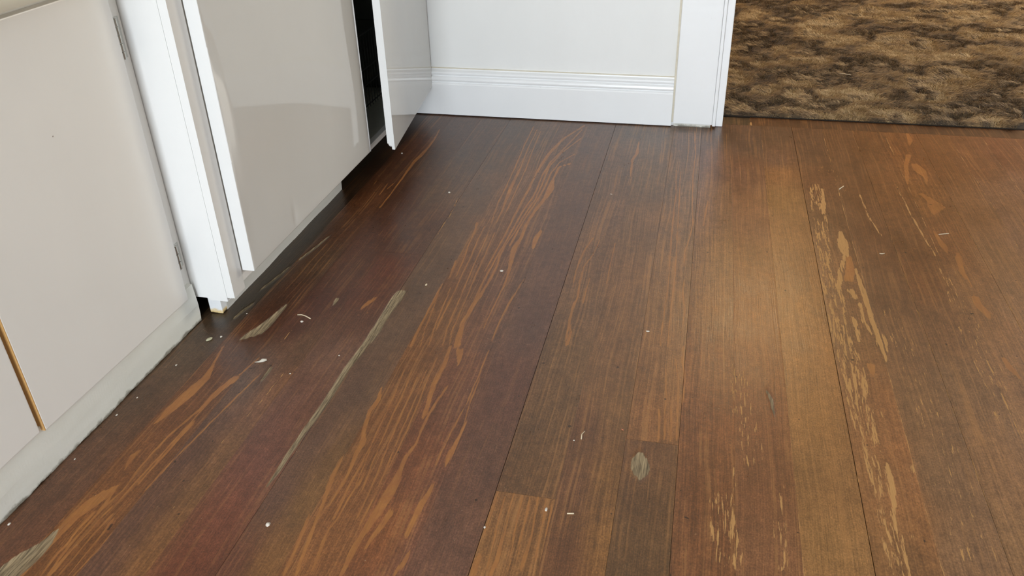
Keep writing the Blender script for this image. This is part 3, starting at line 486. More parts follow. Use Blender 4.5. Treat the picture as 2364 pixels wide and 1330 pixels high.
DARK = [
([(-0.959,1.26,0.0318),(-0.9435,1.322,0.0374),(-0.9354,1.424,0.044),(-0.9313,1.546,0.0361)],0.55),
([(-0.766,1.049,0.0159),(-0.7787,1.04,0.0079)],0.6),
([(-0.7096,1.168,0.0042),(-0.7086,1.185,0.0042)],0.7),
([(-0.7099,1.204,0.0102),(-0.693,1.222,0.0129)],0.55),
([(-0.7358,1.423,0.0114),(-0.7085,1.339,0.0182),(-0.6964,1.284,0.0106)],0.4),
([(0.0171,0.872,0.0025),(0.0154,0.839,0.0042),(0.0113,0.807,0.0053)],0.8),
([(-0.174,2.07,0.0197),(-0.1671,2.037,0.0114)],0.4),
([(-0.7288,1.603,0.0463),(-0.6654,1.64,0.0311)],0.25),
([(0.3554,1.203,0.0108),(0.3627,1.181,0.0107)],0.3),
([(0.3712,0.976,0.0093),(0.385,0.953,0.0092)],0.3),
([(-0.0615,2.595,0.041),(-0.0058,2.572,0.0405),(0.061,2.622,0.0272)],0.5),
]

floor = struct(box('floor', -1.72, 3.65, -3.3, 6.1, -0.06, -0.021, M_SUB))
OSEG = [np.array(s) for s in ORANGE]; FSEG = [(np.array(s), a_) for s, a_ in FLAKE]; GSEG = [np.array(s) for s in GREY]; DSEG = [(np.array(s), a_) for s, a_ in DARK]
def stroke_field(X, Y, s, soft):
    """0.5 on the edge of a traced streak, 1 well inside; streaks run along the boards"""
    o = np.argsort(s[:, 1]); ys = s[o, 1]
    x0, x1 = s[:, 0].min() - 0.06, s[:, 0].max() + 0.06
    m = (Y > ys[0] - 0.01) & (Y < ys[-1] + 0.01) & (X > x0) & (X < x1)
    f = np.zeros_like(X)
    if m.any():
        xc = np.interp(Y[m], ys, s[o, 0]); hw = np.interp(Y[m], ys, s[o, 2])
        d = np.abs(X[m] - xc)
        v = np.clip(0.5 + (hw - d) / (2 * soft), 0, 1)
        v *= np.clip((Y[m] - ys[0] + 0.01) / 0.012, 0, 1) * np.clip((ys[-1] + 0.01 - Y[m]) / 0.012, 0, 1)
        f[m] = v
    return f
def lin(c): 
    c = np.asarray(c, float) / 255.0
    return np.where(c <= 0.04045, c / 12.92, ((c + 0.055) / 1.055) ** 2.4)
GRAIN = {0: .25, 1: .55, 2: .3, 3: .35, 4: .3, 5: .75, 6: .55, 7: .22, 8: .7, 9: .75, 10: .9, 11: .8, 12: .65, 13: .55, 14: .5, 15: .5, 16: .55, 17: .6}
SEAMGAP = {0.302: 0.0006, -0.256: 0.0005, -0.257: 0.0005, 0.487: 0.0003, 0.021: 0.0003, -0.612: 0.0003, -0.067: 0.0002, 0.674: 0.0003}
def plank(k, piece, x0, x1, y0, y1, pts):
    gl = SEAMGAP.get(round(x0, 3), 0.00004); gr_ = SEAMGAP.get(round(x1, 3), 0.00004)
    X0, X1 = x0 + gl, x1 - gr_; Y0, Y1 = y0 + 0.0002, y1 - 0.0002
    vis = y1 > 0.5
    nx = 62 if vis and x0 < 0.6 else 30
    ys = [Y0]
    while ys[-1] < Y1 - 1e-6:
        st = 0.3 if ys[-1] < 0.35 else (0.011 if x0 < 0.6 else 0.02)
        ys.append(min(Y1, ys[-1] + st))
    ys = np.array(ys); ny = len(ys)
    xs = np.linspace(X0, X1, nx)
    X, Y = np.meshgrid(xs, ys)
    r = np.random.default_rng(100 + k * 7 + piece)
    zt = r.normal(0, 0.00005)
    # board surface: slightly cupped, eased edges
    u = (X - X0) / (X1 - X0)
    Z = np.full_like(X, zt) - 0.0001 * np.exp(-np.minimum(X - X0, X1 - X) / 0.001) + 0.0004 * np.cos((u - .5) * 3)
    grey = np.zeros_like(X)
    for s in GSEG: grey = np.maximum(grey, stroke_field(X, Y, s, 0.0035))
    Z = Z - 0.0025 * np.clip((grey - 0.35) * 1.6, 0, 1)
    orange = np.zeros_like(X)
    for s in OSEG: orange = np.maximum(orange, stroke_field(X, Y, s, 0.0028))
    flake = np.zeros_like(X)
    for s, a_ in FSEG: flake = np.maximum(flake, a_ * np.clip(stroke_field(X, Y, s, 0.004 if a_ > .4 else 0.02) * 1.25, 0, 1))
    dark = np.zeros_like(X)
    for s, a_ in DSEG: dark = np.maximum(dark, a_ * stroke_field(X, Y, s, 0.02))
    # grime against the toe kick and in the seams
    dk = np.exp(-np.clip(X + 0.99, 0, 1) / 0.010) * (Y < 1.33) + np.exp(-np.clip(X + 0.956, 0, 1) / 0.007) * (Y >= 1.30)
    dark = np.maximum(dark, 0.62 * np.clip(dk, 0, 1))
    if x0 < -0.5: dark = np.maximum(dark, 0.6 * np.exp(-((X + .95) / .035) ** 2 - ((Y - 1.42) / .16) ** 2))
    if k >= 13: flake = np.maximum(flake, 0.58 * np.exp(-np.minimum(X - x0, x1 - X) / 0.0018))
    # base colour: inverse-distance blend of the samples for this board
    P = np.array(pts, float)
    tx = (X - x0) / (x1 - x0)
    d2 = ((tx[..., None] - P[:, 0]) * 0.075) ** 2 + ((Y[..., None] - P[:, 1]) * 0.45) ** 2 + 0.0004
    w = d2 ** -1.6 * (P[:, 5] if P.shape[1] > 5 else 1.0)
    L = lin(P[:, 2:5])
    base = (w @ L) / w.sum(-1)[..., None]
    # finish worn through along both edges
    g = GRAIN.get(k, .55)
    if k == 8 and piece == 0: g = 1.0
    if k == 10 and piece == 0: g = .5
    n = nx * ny
    co = np.stack([X, Y, Z], -1).reshape(-1, 3)
    # skirt down to the subfloor
    idx = np.arange(n).reshape(ny, nx)
    ring = np.concatenate([idx[0, :], idx[1:, -1], idx[-1, -2::-1], idx[-2:0:-1, 0]])
    rim = co[ring].copy(); low = rim.copy(); low[:, 2] = -0.02
    V = np.concatenate([co, rim, low])
    q = np.stack([idx[:-1, :-1], idx[:-1, 1:], idx[1:, 1:], idx[1:, :-1]], -1).reshape(-1, 4)
    m = len(ring); up = n + np.arange(m); un = np.roll(up, -1); li = up + m; ln = np.roll(li, -1)
    sk = np.stack([un, up, li, ln], -1)
    Q = np.concatenate([q, sk])
    me = bpy.data.meshes.new('plank')
    me.vertices.add(len(V)); me.vertices.foreach_set('co', V.astype(np.float32).ravel())
    me.loops.add(Q.size); me.loops.foreach_set('vertex_index', Q.astype(np.int32).ravel())
    me.polygons.add(len(Q)); me.polygons.foreach_set('loop_start', np.arange(0, Q.size, 4, dtype=np.int32))
    me.polygons.foreach_set('use_smooth', np.concatenate([np.ones(len(q), bool), np.zeros(m, bool)]))
    me.update(); me.validate()
    def attr(name, arr):
        full = np.concatenate([arr.reshape(-1, 4), arr.reshape(-1, 4)[ring], arr.reshape(-1, 4)[ring]])
        at = me.attributes.new(name, 'FLOAT_COLOR', 'POINT'); at.data.foreach_set('color', full.astype(np.float32).ravel())
    one = np.ones(X.shape)
    attr('base', np.concatenate([base, one[..., None]], -1))
    attr('wear', np.stack([orange, flake, grey, dark], -1))
    attr('grain', np.stack([one * g, one * r.random(), one * .5, one], -1))
    return new_obj('plank', me, M_WOOD, floor)
YTH = 2.672
for k in range(len(SEAMS) - 1):
    pts = COLS.get(k) or COLS[20]
    cuts = [-0.5] + sorted(JOINTS.get(k, [])) + [YTH if SEAMS[k] > 0.0 else 2.645]
    for i in range(len(cuts) - 1):
        pp = [q for q in pts if cuts[i] - 0.02 <= q[1] <= cuts[i + 1] + 0.02] if k in (8, 10) else pts
        if not (k in (8, 10) and i == 0):
            wd = SEAMS[k + 1] - SEAMS[k]; pp = [(*q[:5], 1.0) for q in pp]
            for kk in (k - 1, k + 1):
                if kk in COLS and 0 <= kk < len(SEAMS) - 1: pp += [((SEAMS[kk] + q[0] * (SEAMS[kk + 1] - SEAMS[kk]) - SEAMS[k]) / wd, *q[1:5], 0.14) for q in COLS[kk]]
        plank(k, i, SEAMS[k], SEAMS[k + 1], cuts[i], cuts[i + 1], pp)
# boards further right and hidden ones behind the cabinets
for x in (1.05, 1.15, 1.25):
    plank(22, int(x * 100), x, x + 0.1, -0.5, YTH if x < 1.2 else 2.64, [(0.5, 1.5, 122, 86, 60), (0.5, 2.5, 112, 74, 52)])
for x in (-1.1, -1.2): plank(23, int(-x * 100), x, x + 0.1, 1.30, 2.645, [(0.5, 1.5, 48, 38, 30), (0.5, 2.5, 45, 34, 28)])
plank(24, 1, 0.062, 0.1735, YTH, 2.742, [(0.5, 2.7, 66, 56, 45)])
plank(24, 2, 0.1735, 1.26, YTH, 2.752, [(0.05, 2.7, 84, 56, 36), (0.3, 2.7, 82, 56, 38), (0.7, 2.7, 80, 56, 40), (1.0, 2.7, 76, 58, 46)])

# ------------------------------------------------------------------ shag carpet in the next room
t = NT('brown_shag_pile'); p = t.pos()
at = t.add('ShaderNodeAttribute', attribute_name='tuft')
t.bsdf.inputs['Sheen Weight'].default_value = 0.15
M_PILE = t.fin(at.outputs['Color'], 0.8, 0.15)
M_BACK = simple('carpet_backing', (0.030, 0.020, 0.012), 0.95)
carpet = box('carpet', -0.515, 2.6, 2.757, 5.98, -0.020, 0.004, M_BACK)
tag(carpet, 'mottled brown shag carpet in the next room beyond the doorway', 'carpet')
def vnoise(x, y, seed):
    r = np.random.default_rng(seed); G = r.random((64, 64))
    xi = np.floor(x).astype(int); yi = np.floor(y).astype(int); fx = x - xi; fy = y - yi
    fx = fx * fx * (3 - 2 * fx); fy = fy * fy * (3 - 2 * fy)
    g = lambda a_, b_: G[a_ % 64, b_ % 64]
    return (g(xi, yi) * (1 - fx) + g(xi + 1, yi) * fx) * (1 - fy) + (g(xi, yi + 1) * (1 - fx) + g(xi + 1, yi + 1) * fx) * fy
def fbm(x, y, seed): return 0.55 * vnoise(x, y, seed) + 0.28 * vnoise(x * 2.1, y * 2.1, seed + 1) + 0.17 * vnoise(x * 4.3, y * 4.3, seed + 2)
def pile(N):
    r = np.random.default_rng(5)
    # denser near the doorway where the tufts show largest
    yy = 2.752 + (r.random(N) ** 1.15) * 2.1
    xx = 0.03 + r.random(N) * (0.95 + (yy - 2.75) * 0.42)
    cl = fbm(xx * 13, yy * 30, 11); cl2 = fbm(xx * 44, yy * 84, 31); big = fbm(xx * 4, yy * 5, 51)
    ang = 2 * math.pi * fbm(xx * 9, yy * 9, 71) * 2 + r.normal(0, 0.5, N)
    lean = 0.70 + 0.75 * fbm(xx * 14, yy * 14, 91) + r.normal(0, 0.15, N)
    Lh = (0.011 + 0.013 * cl2 + r.normal(0, 0.002, N)) * np.clip(0.35 + (yy - 2.755) / 0.02, 0.35, 1)
    dirx = np.cos(ang); diry = np.sin(ang) * 0.55
    wdt = 0.0008 + 0.0007 * r.random(N)
    hgt = Lh * np.cos(np.clip(lean, 0, 1.3)); run = Lh * np.sin(np.clip(lean, 0, 1.3))
    px, py = -diry, dirx
    # three stations: root, middle, tip
    st = [(0.0, 0.0, 1.0), (0.30, 0.62, 1.1), (1.0, 1.0, 0.45)]
    V = np.zeros((N, 6, 3)); C4 = np.ones((N, 6, 4))
    tone = np.clip(0.36 * cl + 0.36 * cl2 + 0.30 * big + r.normal(0, 0.11, N), 0, 1)
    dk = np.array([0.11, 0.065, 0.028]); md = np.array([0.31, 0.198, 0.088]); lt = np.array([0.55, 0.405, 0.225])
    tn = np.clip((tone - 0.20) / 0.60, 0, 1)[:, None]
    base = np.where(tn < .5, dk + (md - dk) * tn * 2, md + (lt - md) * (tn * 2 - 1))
    for i, (u_, z_, w_) in enumerate(st):
        for s_, sg in enumerate((-1, 1)):
            V[:, 2 * i + s_, 0] = xx + dirx * run * u_ + sg * px * wdt * w_
            V[:, 2 * i + s_, 1] = np.maximum(yy + diry * run * u_ + sg * py * wdt * w_, 2.743)
            V[:, 2 * i + s_, 2] = 0.004 + hgt * z_
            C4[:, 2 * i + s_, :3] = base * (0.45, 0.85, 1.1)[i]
    b0 = (np.arange(N) * 6)[:, None]
    Q = np.concatenate([b0 + np.array([0, 1, 3, 2]), b0 + np.array([2, 3, 5, 4])], 0)
    me = bpy.data.meshes.new('pile')
    me.vertices.add(N * 6); me.vertices.foreach_set('co', V.astype(np.float32).ravel())
    me.loops.add(Q.size); me.loops.foreach_set('vertex_index', Q.astype(np.int32).ravel())
    me.polygons.add(len(Q)); me.polygons.foreach_set('loop_start', np.arange(0, Q.size, 4, dtype=np.int32))
    me.update()
    at_ = me.attributes.new('tuft', 'FLOAT_COLOR', 'POINT'); at_.data.foreach_set('color', C4.astype(np.float32).ravel())
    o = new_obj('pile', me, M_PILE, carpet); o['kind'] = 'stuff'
    return o
pile(330000)

# ------------------------------------------------------------------ near cabinet (left edge of the picture)
near = empty('base_cabinet', (-1.25, 0.65, 0))
tag(near, 'low cabinet with flat beige doors under the cream counter at the left', 'cabinet')
parts = []
parts.append(box('body', -1.60, -1.003, -0.40, 1.2985, 0.080, 0.70, M_DOORL))
# toe kick: old board with lumpy paint and a chipped lower edge
def kick_board(x, y0, y1, z1, mat, amp, name='kick_board', th=0.016):
    bm = bmesh.new(); n = int((y1 - y0) / 0.006); r = np.random.default_rng(3)
    ph = r.random(6) * 6
    rows = []
    for i in range(n + 1):
        y = y0 + (y1 - y0) * i / n
        zb = max(0.0, 0.8 * amp * (0.35 + 0.5 * math.sin(y * 37 + ph[0]) * math.sin(y * 91 + ph[1]) + 0.5 * (r.random() - .5)))
        col = []
        for j, fz in enumerate((0, 0.08, 0.2, 0.45, 0.75, 1.0)):
            z = zb + (z1 - zb) * fz
            bulge = 0.0012 * math.sin(y * 23 + fz * 5 + ph[2]) * math.sin(y * 11 + ph[3]) + 0.0016 * math.sin(fz * 3.0) + (0.0006 * r.random() if j < 1 else 0)
            col.append(bm.verts.new((x + bulge, y, z)))
        col.append(bm.verts.new((x - th, y, z1))); col.append(bm.verts.new((x - th, y, zb)))
        rows.append(col)
    for A, B in zip(rows, rows[1:]):
        k_ = len(A)
        for j in range(k_): bm.faces.new((A[j], A[(j + 1) % k_], B[(j + 1) % k_], B[j]))
    bm.faces.new(rows[0]); bm.faces.new(rows[-1][::-1])
    bmesh.ops.recalc_face_normals(bm, faces=bm.faces)
    return bm_obj(name, bm, mat, None, False)
parts.append(kick_board(-0.9905, -0.40, 1.288, 0.090, M_KICK, 0.003))
def slab(name, x0, x1, y0, y1, zb0, zb1, z1, mat, bev):
    """door slab whose lower edge sags from zb0 (near) to zb1 (far)"""
    bm = bmesh.new(); vs = add_box(bm, x0, x1, y0, y1, 0, z1)
    for v in vs:
        if v.co.z < 0.01: v.co.z = zb0 if abs(v.co.y - y0) < 1e-5 else zb1
    bmesh.ops.bevel(bm, geom=list(bm.edges), offset=bev, segments=2, affect='EDGES', profile=0.6)
    return bm_obj(name, bm, mat)
dA = slab('door', -1.002, -0.983, 0.8335, 1.2555, 0.0805, 0.0725, 0.69, M_DOORL, 0.0022)
dB = slab('door', -1.002, -0.983, 0.30, 0.8235, 0.0865, 0.0860, 0.69, M_DOORL, 0.0022)
parts += [dA, dB]
eb = box('edge_band', -1.0015, -0.9832, 0.8322, 0.8345, 0.0815, 0.305, M_RAW, dA, 0.0006); eb['label'] = 'bare unpainted wood strip on the door edge'
box('edge_band', -1.0015, -0.9845, 0.8322, 0.8345, 0.305, 0.688, M_DOORL, dA, 0.0006)
def hinge(z0, z1, knuckles):
    bm = bmesh.new(); add_box(bm, -1.0030, -1.0022, 1.262, 1.2925, z0, z1, 0.0003, 1)
    h = bm_obj('hinge', bm, M_STEEL); parts.append(h)
    n = knuckles
    for i in range(n):
        za = z0 + (z1 - z0) * i / n + 0.0008; zb = z0 + (z1 - z0) * (i + 1) / n - 0.0008
        bm = bmesh.new(); tube(bm, [(-0.9975, 1.2675, za), (-0.9975, 1.2675, zb)], 0.0042, 10); 
        kn = bm_obj('knuckle', bm, M_STEEL, h)
        bm = bmesh.new(); tube(bm, [(-0.9975, 1.2760, za), (-0.9975, 1.2760, zb)], 0.0036, 10)
        bm_obj('knuckle', bm, M_STEEL, h)
hinge(0.560, 0.632, 5); hinge(0.132, 0.186, 3)
adopt(near, parts)
# cream counter with a rounded nose over the near doors
bm = bmesh.new()
pr = [(-1.60, 0.715)] + [(-0.962 + 0.022 * math.sin(q), 0.725 - 0.022 * math.cos(q)) for q in [i * math.pi / 8 for i in range(0, 9)]] + [(-1.60, 0.747)]
pr[0] = (-1.60, 0.703)
prism(bm, pr, 'y', -0.40, 1.2985)
ct = bm_obj('countertop', bm, M_CREAM, None, False)
for f_ in ct.data.polygons: f_.use_smooth = abs(f_.normal.y) < 0.5
tag(ct, 'cream countertop with rounded front edge at the top left corner', 'countertop')

# ------------------------------------------------------------------ glossy cabinet with two doors
sink = empty('base_cabinet', (-1.25, 1.95, 0))
tag(sink, 'tall-standing glossy white cabinet with one door ajar, set against the far wall', 'cabinet')
sink['label'] = 'glossy white cabinet with a white end panel and one door standing ajar'
parts = []
def ragged_panel(name, x0, x1, y0, y1, zb, z1, mat, amp, seed, bev=0.0):
    """board facing the room with a split, uneven lower end"""
    r = random.Random(seed); bm = bmesh.new(); n = 14; F = []; K = []
    for i in range(n + 1):
        x = x0 + (x1 - x0) * i / n; z = zb + amp * (r.random() - .5)
        F.append((bm.verts.new((x, y0, z)), bm.verts.new((x, y0, z1)))); K.append((bm.verts.new((x, y1, z)), bm.verts.new((x, y1, z1))))
    for i in range(n):
        bm.faces.new((F[i][0], F[i + 1][0], F[i + 1][1], F[i][1])); bm.faces.new((K[i + 1][0], K[i][0], K[i][1], K[i + 1][1]))
        bm.faces.new((F[i + 1][0], F[i][0], K[i][0], K[i + 1][0])); bm.faces.new((F[i][1], F[i + 1][1], K[i + 1][1], K[i][1]))
    bm.faces.new((F[0][0], F[0][1], K[0][1], K[0][0])); bm.faces.new((F[n][1], F[n][0], K[n][0], K[n][1]))
    bmesh.ops.recalc_face_normals(bm, faces=bm.faces)
    return bm_obj(name, bm, mat)
parts.append(ragged_panel('end_panel', -1.56, -0.9680, 1.3000, 1.318, 0.0520, 0.86, M_PANEL, 0.0015, 1))
parts.append(ragged_panel('filler_strip', -0.9676, -0.9240, 1.2994, 1.318, 0.0475, 0.86, M_PANEL, 0.0010, 2))
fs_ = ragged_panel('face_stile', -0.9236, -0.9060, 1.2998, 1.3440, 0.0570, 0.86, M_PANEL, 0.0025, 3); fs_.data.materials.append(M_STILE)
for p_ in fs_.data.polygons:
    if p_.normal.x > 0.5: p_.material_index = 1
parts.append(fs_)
parts.append(box('face_stile', -0.9245, -0.9080, 1.3442, 1.3720, 0.0770, 0.70, M_DOORL))
parts.append(box('face_rail', -0.925, -0.9065, 1.3425, 2.636, 0.0735, 0.090, M_DOORL, None, 0.0015))
parts.append(box('bottom_panel', -1.55, -0.9255, 1.3185, 2.636, 0.0735, 0.0875, M_SHELF))
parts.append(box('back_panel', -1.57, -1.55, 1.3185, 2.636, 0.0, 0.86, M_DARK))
parts.append(box('top_rail', -0.925, -0.906, 1.3425, 2.636, 0.70, 0.86, M_DOORL))
parts.append(box('top_panel', -1.55, -0.90, 1.30, 2.636, 0.861, 0.89, M_CREAM))
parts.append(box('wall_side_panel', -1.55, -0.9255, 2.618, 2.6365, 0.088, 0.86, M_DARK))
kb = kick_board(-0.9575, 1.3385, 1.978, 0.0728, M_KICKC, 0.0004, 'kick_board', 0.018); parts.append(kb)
parts.append(box('kick_return', -0.9860, -0.9570, 1.3195, 1.338, 0.0015, 0.0728, M_KSIDE, None, 0.0008))
# main door: overlay slab, near corner standing just off the frame, far edge with a rounded lip
def gloss_door(name, x0, x1, y0, y1, zb, z1, mat, warp):
    bm = bmesh.new(); vs = add_box(bm, x0, x1, y0, y1, zb, z1, 0.0)
    bmesh.ops.bevel(bm, geom=list(bm.edges), offset=0.0025, segments=3, affect='EDGES', profile=0.6)
    return bm_obj(name, bm, mat)
def warped_door(name, xf, th, y0, y1, zb, z1, mat):
    """slab whose front face carries the slow waves and the small dent of old thin panel"""
    ny, nz = 90, 70; bm = bmesh.new(); ed = 0.0022
    def fx(y, z):
        u = (y - y0) / (y1 - y0); v = (z - zb) / (z1 - zb)
        e = min(y - y0, y1 - y, z - zb)
        d = WARP * math.sin(2.6 * math.pi * u + 0.9) * math.exp(-((z - 0.30) / 0.22) ** 2) + WARP * 0.5 * math.sin(5.1 * u + 6 * z) + (0.055 * (1 - u) ** 2 - 0.020 * u * u) * (z - 0.34) * math.exp(-((z - 0.34) / 0.17) ** 2)
        d += -0.0060 * math.exp(-(((y - 1.560) / 0.010) ** 2)) * math.exp(-((z - zb) / 0.045) ** 2) * (1 if y < 1.56 else 0.4)
        rd = 0.0
        if e < ed: rd = -(ed - e) ** 2 / ed * 0.5
        return xf + d * min(1, max(0, e) / 0.03) + rd
    def grid_vals(a0, a1, n):
        g = np.linspace(a0, a1, n); return np.unique(np.concatenate([g, [a0 + .0007, a0 + .0015, a0 + .0022, a1 - .0007, a1 - .0015, a1 - .0022]]))
    Ys = grid_vals(y0, y1, ny); Zs = grid_vals(zb, z1, nz)
    R = [[bm.verts.new((fx(y, z), y, z)) for z in Zs] for y in Ys]
    for i in range(len(Ys) - 1):
        for j in range(len(Zs) - 1): bm.faces.new((R[i][j], R[i + 1][j], R[i + 1][j + 1], R[i][j + 1])).smooth = True
    per = [R[i][0] for i in range(len(Ys))] + R[-1][1:] + [R[i][-1] for i in range(len(Ys) - 2, -1, -1)] + [R[0][j] for j in range(len(Zs) - 2, 0, -1)]
    bk = [bm.verts.new((xf - th, v.co.y, v.co.z)) for v in per]; n = len(per)
    for i in range(n): bm.faces.new((per[(i + 1) % n], per[i], bk[i], bk[(i + 1) % n]))
    bm.faces.new(bk[::-1])
    bmesh.ops.recalc_face_normals(bm, faces=bm.faces)
    return bm_obj(name, bm, mat)
WARP = 0.0020
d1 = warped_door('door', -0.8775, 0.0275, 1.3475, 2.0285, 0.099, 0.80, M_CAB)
parts.append(d1)
def lit_edges(o):  # same paint as the front; window-facing edges coloured lighter, as if lit
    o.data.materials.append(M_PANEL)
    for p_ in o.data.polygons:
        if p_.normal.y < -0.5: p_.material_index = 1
lit_edges(d1)
def nick(x, y, z, h, par):
    bm_ = bmesh.new(); bmesh.ops.create_icosphere(bm_, subdivisions=1, radius=1.0)
    for v in bm_.verts: v.co = Vector((x + v.co.x * 0.0006, y + v.co.y * 0.0011 + v.co.z * 0.0006, z + v.co.z * h))
    o = bm_obj('paint_nick', bm_, M_RAWNICK, par); o['label'] = 'small dark nick in the paint'
M_RAWNICK = simple('bare_nick', (0.16, 0.11, 0.09), 0.7)
nick(-0.8775, 1.4852, 0.4514, 0.0042, d1); nick(-0.983, 1.0439, 0.5041, 0.0014, dA)
# lip moulding on the far edge of the main door
bm = bmesh.new(); tube(bm, [(-0.8800, 2.0250, 0.101 + i * 0.0698) for i in range(11)], 0.0042, 10)
bm_obj('edge_lip', bm, M_PANEL, d1, True)
# door standing ajar, hinged at the wall; its lower free corner is broken away
dl = 0.578; th = 0.020
bm = bmesh.new()
zs = [0.099]
prof_ = [(0.0, 0.099), (0.0, 0.80), (-th, 0.80), (-th, 0.118), (-th * 0.80, 0.117), (-th * 0.78, 0.111), (-th * 0.42, 0.110), (-th * 0.38, 0.100)]
F = [bm.verts.new((x, 0, z)) for x, z in prof_]
B2 = [bm.verts.new((x, 0.012, z if i < 4 else 0.099 + (0.004 if i < 7 else 0))) for i, (x, z) in enumerate(prof_)]
E2 = [bm.verts.new((x, dl, z if i in (0, 1, 2) else (0.099 if i > 2 else z))) for i, (x, z) in enumerate(prof_)]
for A, B_ in ((F, B2), (B2, E2)):
    for i in range(8): bm.faces.new((A[i], A[(i + 1) % 8], B_[(i + 1) % 8], B_[i]))
bm.faces.new(F[::-1]); bm.faces.new(E2)
bmesh.ops.recalc_face_normals(bm, faces=bm.faces)
d2 = bm_obj('door', bm, M_CAB); lit_edges(d2)
d2.location = (-0.8145, 2.0500, 0.0); d2.rotation_euler = (0, 0, math.radians(6.9))
parts.append(d2)
adopt(sink, [q for q in parts if q is not d2])
d2.parent = sink; d2.location = Vector((-0.8145, 2.0500, 0.0)) - Vector(sink.location)
# dark wire basket glimpsed behind the gap
wb_ = empty('wire_basket', (-1.20, 2.30, 0.088))
tag(wb_, 'dark wire basket inside the cabinet, glimpsed through the gap beside the ajar door', 'basket')
bm = bmesh.new()
for z in (0.10, 0.165, 0.215, 0.32): tube(bm, [(-1.03, 2.06, z), (-1.03, 2.60, z)], 0.0022, 6)
o1 = bm_obj('rim_wires', bm, M_WIRE)
bm = bmesh.new()
for i in range(24): tube(bm, [(-1.03, 2.07 + i * 0.022, 0.0895), (-1.03, 2.07 + i * 0.022, 0.32)], 0.0012, 5)
o2 = bm_obj('upright_wires', bm, M_WIRE)
bm = bmesh.new(); add_box(bm, -1.04, -1.033, 2.06, 2.60, 0.088, 0.106, 0.001); o3 = bm_obj('base_rail', bm, M_SHELF)
bm = bmesh.new()
for x in (-1.03, -1.38):
    for y in (2.06, 2.60): tube(bm, [(x, y, 0.088), (x, y, 0.33)], 0.003, 6)
for z in (0.10, 0.32):
    tube(bm, [(-1.03, 2.06, z), (-1.38, 2.06, z), (-1.38, 2.60, z), (-1.03, 2.60, z)], 0.0022, 6)
o4 = bm_obj('frame', bm, M_WIRE)
adopt(wb_, [o1, o2, o3, o4])

# ------------------------------------------------------------------ crumbs and litter on the boards
def crumb(name, x, y, r, mat, label, cat='crumb', sq=(1, 1, .6), rot=0.0, group=None, rough=.25):
    bm = bmesh.new(); bmesh.ops.create_icosphere(bm, subdivisions=2, radius=r)
    rr = random.Random(int(abs(x * 9173 + y * 7331)))
    for v in bm.verts:
        k_ = 1 + rough * (rr.random() - .5); v.co = Vector((v.co.x * sq[0] * k_, v.co.y * sq[1] * k_, v.co.z * sq[2] * k_))
    o = bm_obj(name, bm, mat, None, True); o.location = (x, y, r * sq[2] * 0.85 + 0.0004); o.rotation_euler = (0, 0, rot)
    return tag(o, label, cat, group)
def strawbit(name, pts, r, mat, label, cat='straw'):
    bm = bmesh.new(); x0, y0 = pts[0][:2]; rm = r if isinstance(r, list) else [r] * len(pts)
    tube(bm, [(q[0] - x0, q[1] - y0, k_ * 0.8) for q, k_ in zip(pts, rm)], rm, 6)
    o = bm_obj(name, bm, mat, None, True); o.location = (x0, y0, 0.0004); return tag(o, label, cat)
strawbit('straw', [(-0.7951, 1.344), (-0.7858, 1.3457), (-0.7753, 1.3424), (-0.7608, 1.3347)], 0.0011, M_STRAW, 'curved pale straw on dark boards, just above a white oval crumb', 'straw')
crumb('crumb', -0.7741, 1.3204, 0.0026, M_CRUMB, 'white oval crumb just below the curved straw on the dark boards', sq=(1.3, 0.9, 0.7))
crumb('crumb', -0.9342, 1.2239, 0.0045, M_BEIGE, 'olive beige crumb in the dark corner near the toe kick', sq=(0.9, 1.7, 0.5), rot=-0.5)
crumb('crumb', -0.9151, 1.237, 0.0024, M_CRUMB, 'white round crumb right of the olive beige crumb', sq=(1, 1, 0.7))
crumb('crumb', -0.4068, 1.6034, 0.0036, M_CRUMB, 'cream oval crumb beside an orange grain streak, middle of floor', sq=(1.2, 0.9, 0.5))
crumb('crumb', -0.6496, 2.0027, 0.0032, M_CRUMB, 'white round crumb on the purple-brown board beyond the middle, left of a long scratch', sq=(1, 1, 0.6))
crumb('crumb', -0.5602, 1.5126, 0.003, M_STRAW, 'small tan pointed crumb right of the grey gouge top', sq=(0.8, 1.4, 0.6))
crumb('crumb', -0.8767, 2.2603, 0.003, M_CRUMB, 'tiny white crumb on the floor below the ajar door corner', sq=(1, 1, 0.6))
crumb('crumb', -0.5809, 0.7846, 0.0032, M_CRUMB, 'rough white flake on the reddish board at lower left', sq=(1, 1.1, 0.7), rough=0.8)
crumb('crumb', -0.0573, 1.4158, 0.0026, M_CRUMB, 'pale chip on tan boards left of the warm glow', sq=(1.5, 0.8, 0.4))
crumb('crumb', -0.1707, 0.8972, 0.0026, M_CRUMB, 'pale chip at the right edge of the short orange-lined board', sq=(0.8, 1.6, 0.5))
crumb('crumb', -0.255, 0.844, 0.0017, M_CRUMB, 'tiny pink-white crumb in the seam left of the short orange-lined board', sq=(1, 1.3, 0.7))
crumb('crumb', -0.1533, 1.0617, 0.0014, M_CRUMB, 'tiny white crumb left of the forked straw scrap')
crumb('crumb', -0.0755, 1.1049, 0.0014, M_PINK, 'tiny red shred lying by the dark knotted board joint', sq=(1.8, 0.7, 0.6), rot=-0.6)
crumb('crumb', -0.7176, 1.1465, 0.0017, M_CRUMB, 'tiny white dot crumb below the curved straw and left of the gouge')
crumb('crumb', -0.6477, 1.2202, 0.0015, M_CRUMB, 'tiny white dot crumb beside the middle of the grey gouge')
crumb('crumb', -0.9061, 1.3289, 0.0016, M_CRUMB, 'tiny white dot crumb on the black stain by the cabinet corner')
crumb('crumb', -0.2079, 2.0671, 0.0022, M_CRUMB, 'small grey-white fleck on the far middle boards', sq=(1.4, 0.8, 0.3))
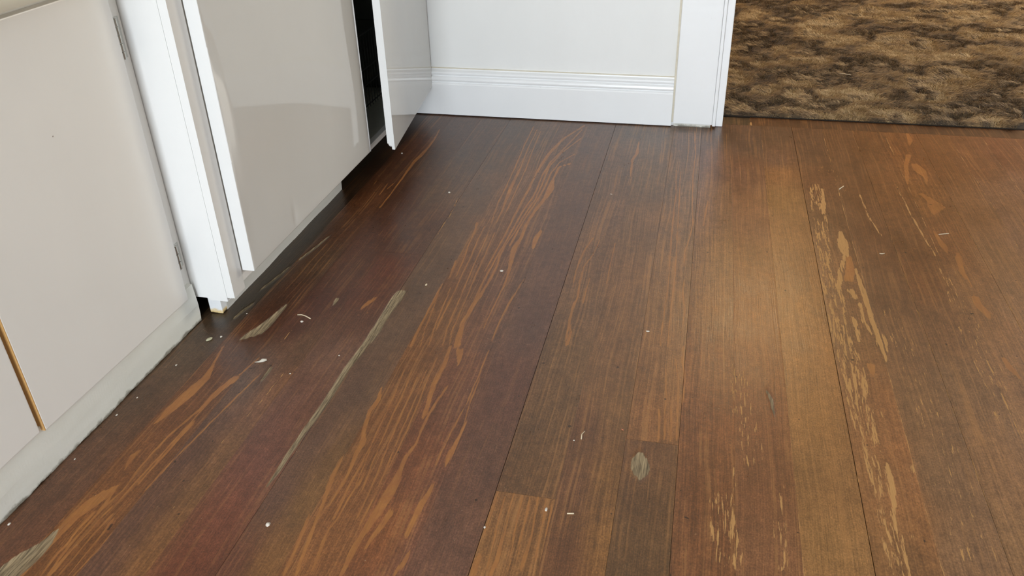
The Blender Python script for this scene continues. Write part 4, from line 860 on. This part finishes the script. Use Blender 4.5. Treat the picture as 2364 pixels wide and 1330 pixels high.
strawbit('straw', [(-0.1386, 1.0882), (-0.1426, 1.0795), (-0.1415, 1.0673)], 0.0009, M_STRAW, 'small forked straw scrap on the brown boards left of the knot', 'straw')
strawbit('straw', [(-0.138, 0.8955), (-0.1276, 0.8975)], 0.0011, M_STRAW, 'short straight straw lying crosswise on the lower middle boards', 'straw')
strawbit('straw', [(0.396, 2.1983), (0.4097, 2.2208)], 0.0014, M_STRAW, 'short pale straw slanting by the flaked board near the doorway', 'straw')
strawbit('straw', [(0.4471, 1.8393), (0.4527, 1.8382), (0.4589, 1.8414)], 0.0011, M_STRAW, 'small pale curved straw right of the flaked board', 'straw')
strawbit('straw', [(0.6007, 1.964), (0.6249, 1.9729)], 0.001, M_STRAW, 'thin straight pale straw on the orange boards at right', 'straw')
strawbit('lint', [(-0.8041, 1.1689), (-0.7956, 1.1705), (-0.7894, 1.1746), (-0.7831, 1.1787)], [0.0006, 0.0014, 0.0036, 0.0022], M_LINT, 'scrap of grey-white lint with a thin tail on the dark left boards', 'lint')
strawbit('straw', [(0.5039, 3.2227), (0.5244, 3.2147), (0.5417, 3.2063)], 0.001, M_STRAW, 'thin pale thread lying on the brown carpet', 'straw')
crumb('paint_chip', -0.9775, 0.7077, 0.0021, M_CRUMB, 'larger white paint chip at the toe kick in the lower left corner', sq=(0.9, 1.4, 0.5), rough=0.7, cat='paint chip', group='paint chips along the left toe kick')
crumb('paint_chip', -0.9971, 0.8362, 0.0018, M_CRUMB, 'white paint chip by the left toe kick, second from the lower left corner', sq=(0.9, 1.4, 0.5), rough=0.7, cat='paint chip', group='paint chips along the left toe kick')
crumb('paint_chip', -0.9735, 0.8557, 0.0013, M_CRUMB, 'tiny white paint chip by the left toe kick, third from the lower left corner', sq=(0.9, 1.4, 0.5), rough=0.7, cat='paint chip', group='paint chips along the left toe kick')
crumb('paint_chip', -0.9748, 0.9729, 0.0018, M_CRUMB, 'white paint chip by the left toe kick, below the end of the bare wood strip', sq=(0.9, 1.4, 0.5), rough=0.7, cat='paint chip', group='paint chips along the left toe kick')
crumb('paint_chip', -0.9681, 1.0249, 0.0015, M_CRUMB, 'white paint chip near the middle of the left toe kick', sq=(0.9, 1.4, 0.5), rough=0.7, cat='paint chip', group='paint chips along the left toe kick')
crumb('paint_chip', -0.9529, 1.1309, 0.0017, M_CRUMB, 'white paint chip by the left toe kick, nearest the dark cabinet corner', sq=(0.9, 1.4, 0.5), rough=0.7, cat='paint chip', group='paint chips along the left toe kick')
bpy.data.objects[next(o.name for o in bpy.data.objects if o.get('label','').startswith('thin pale thread'))].location.z = 0.022
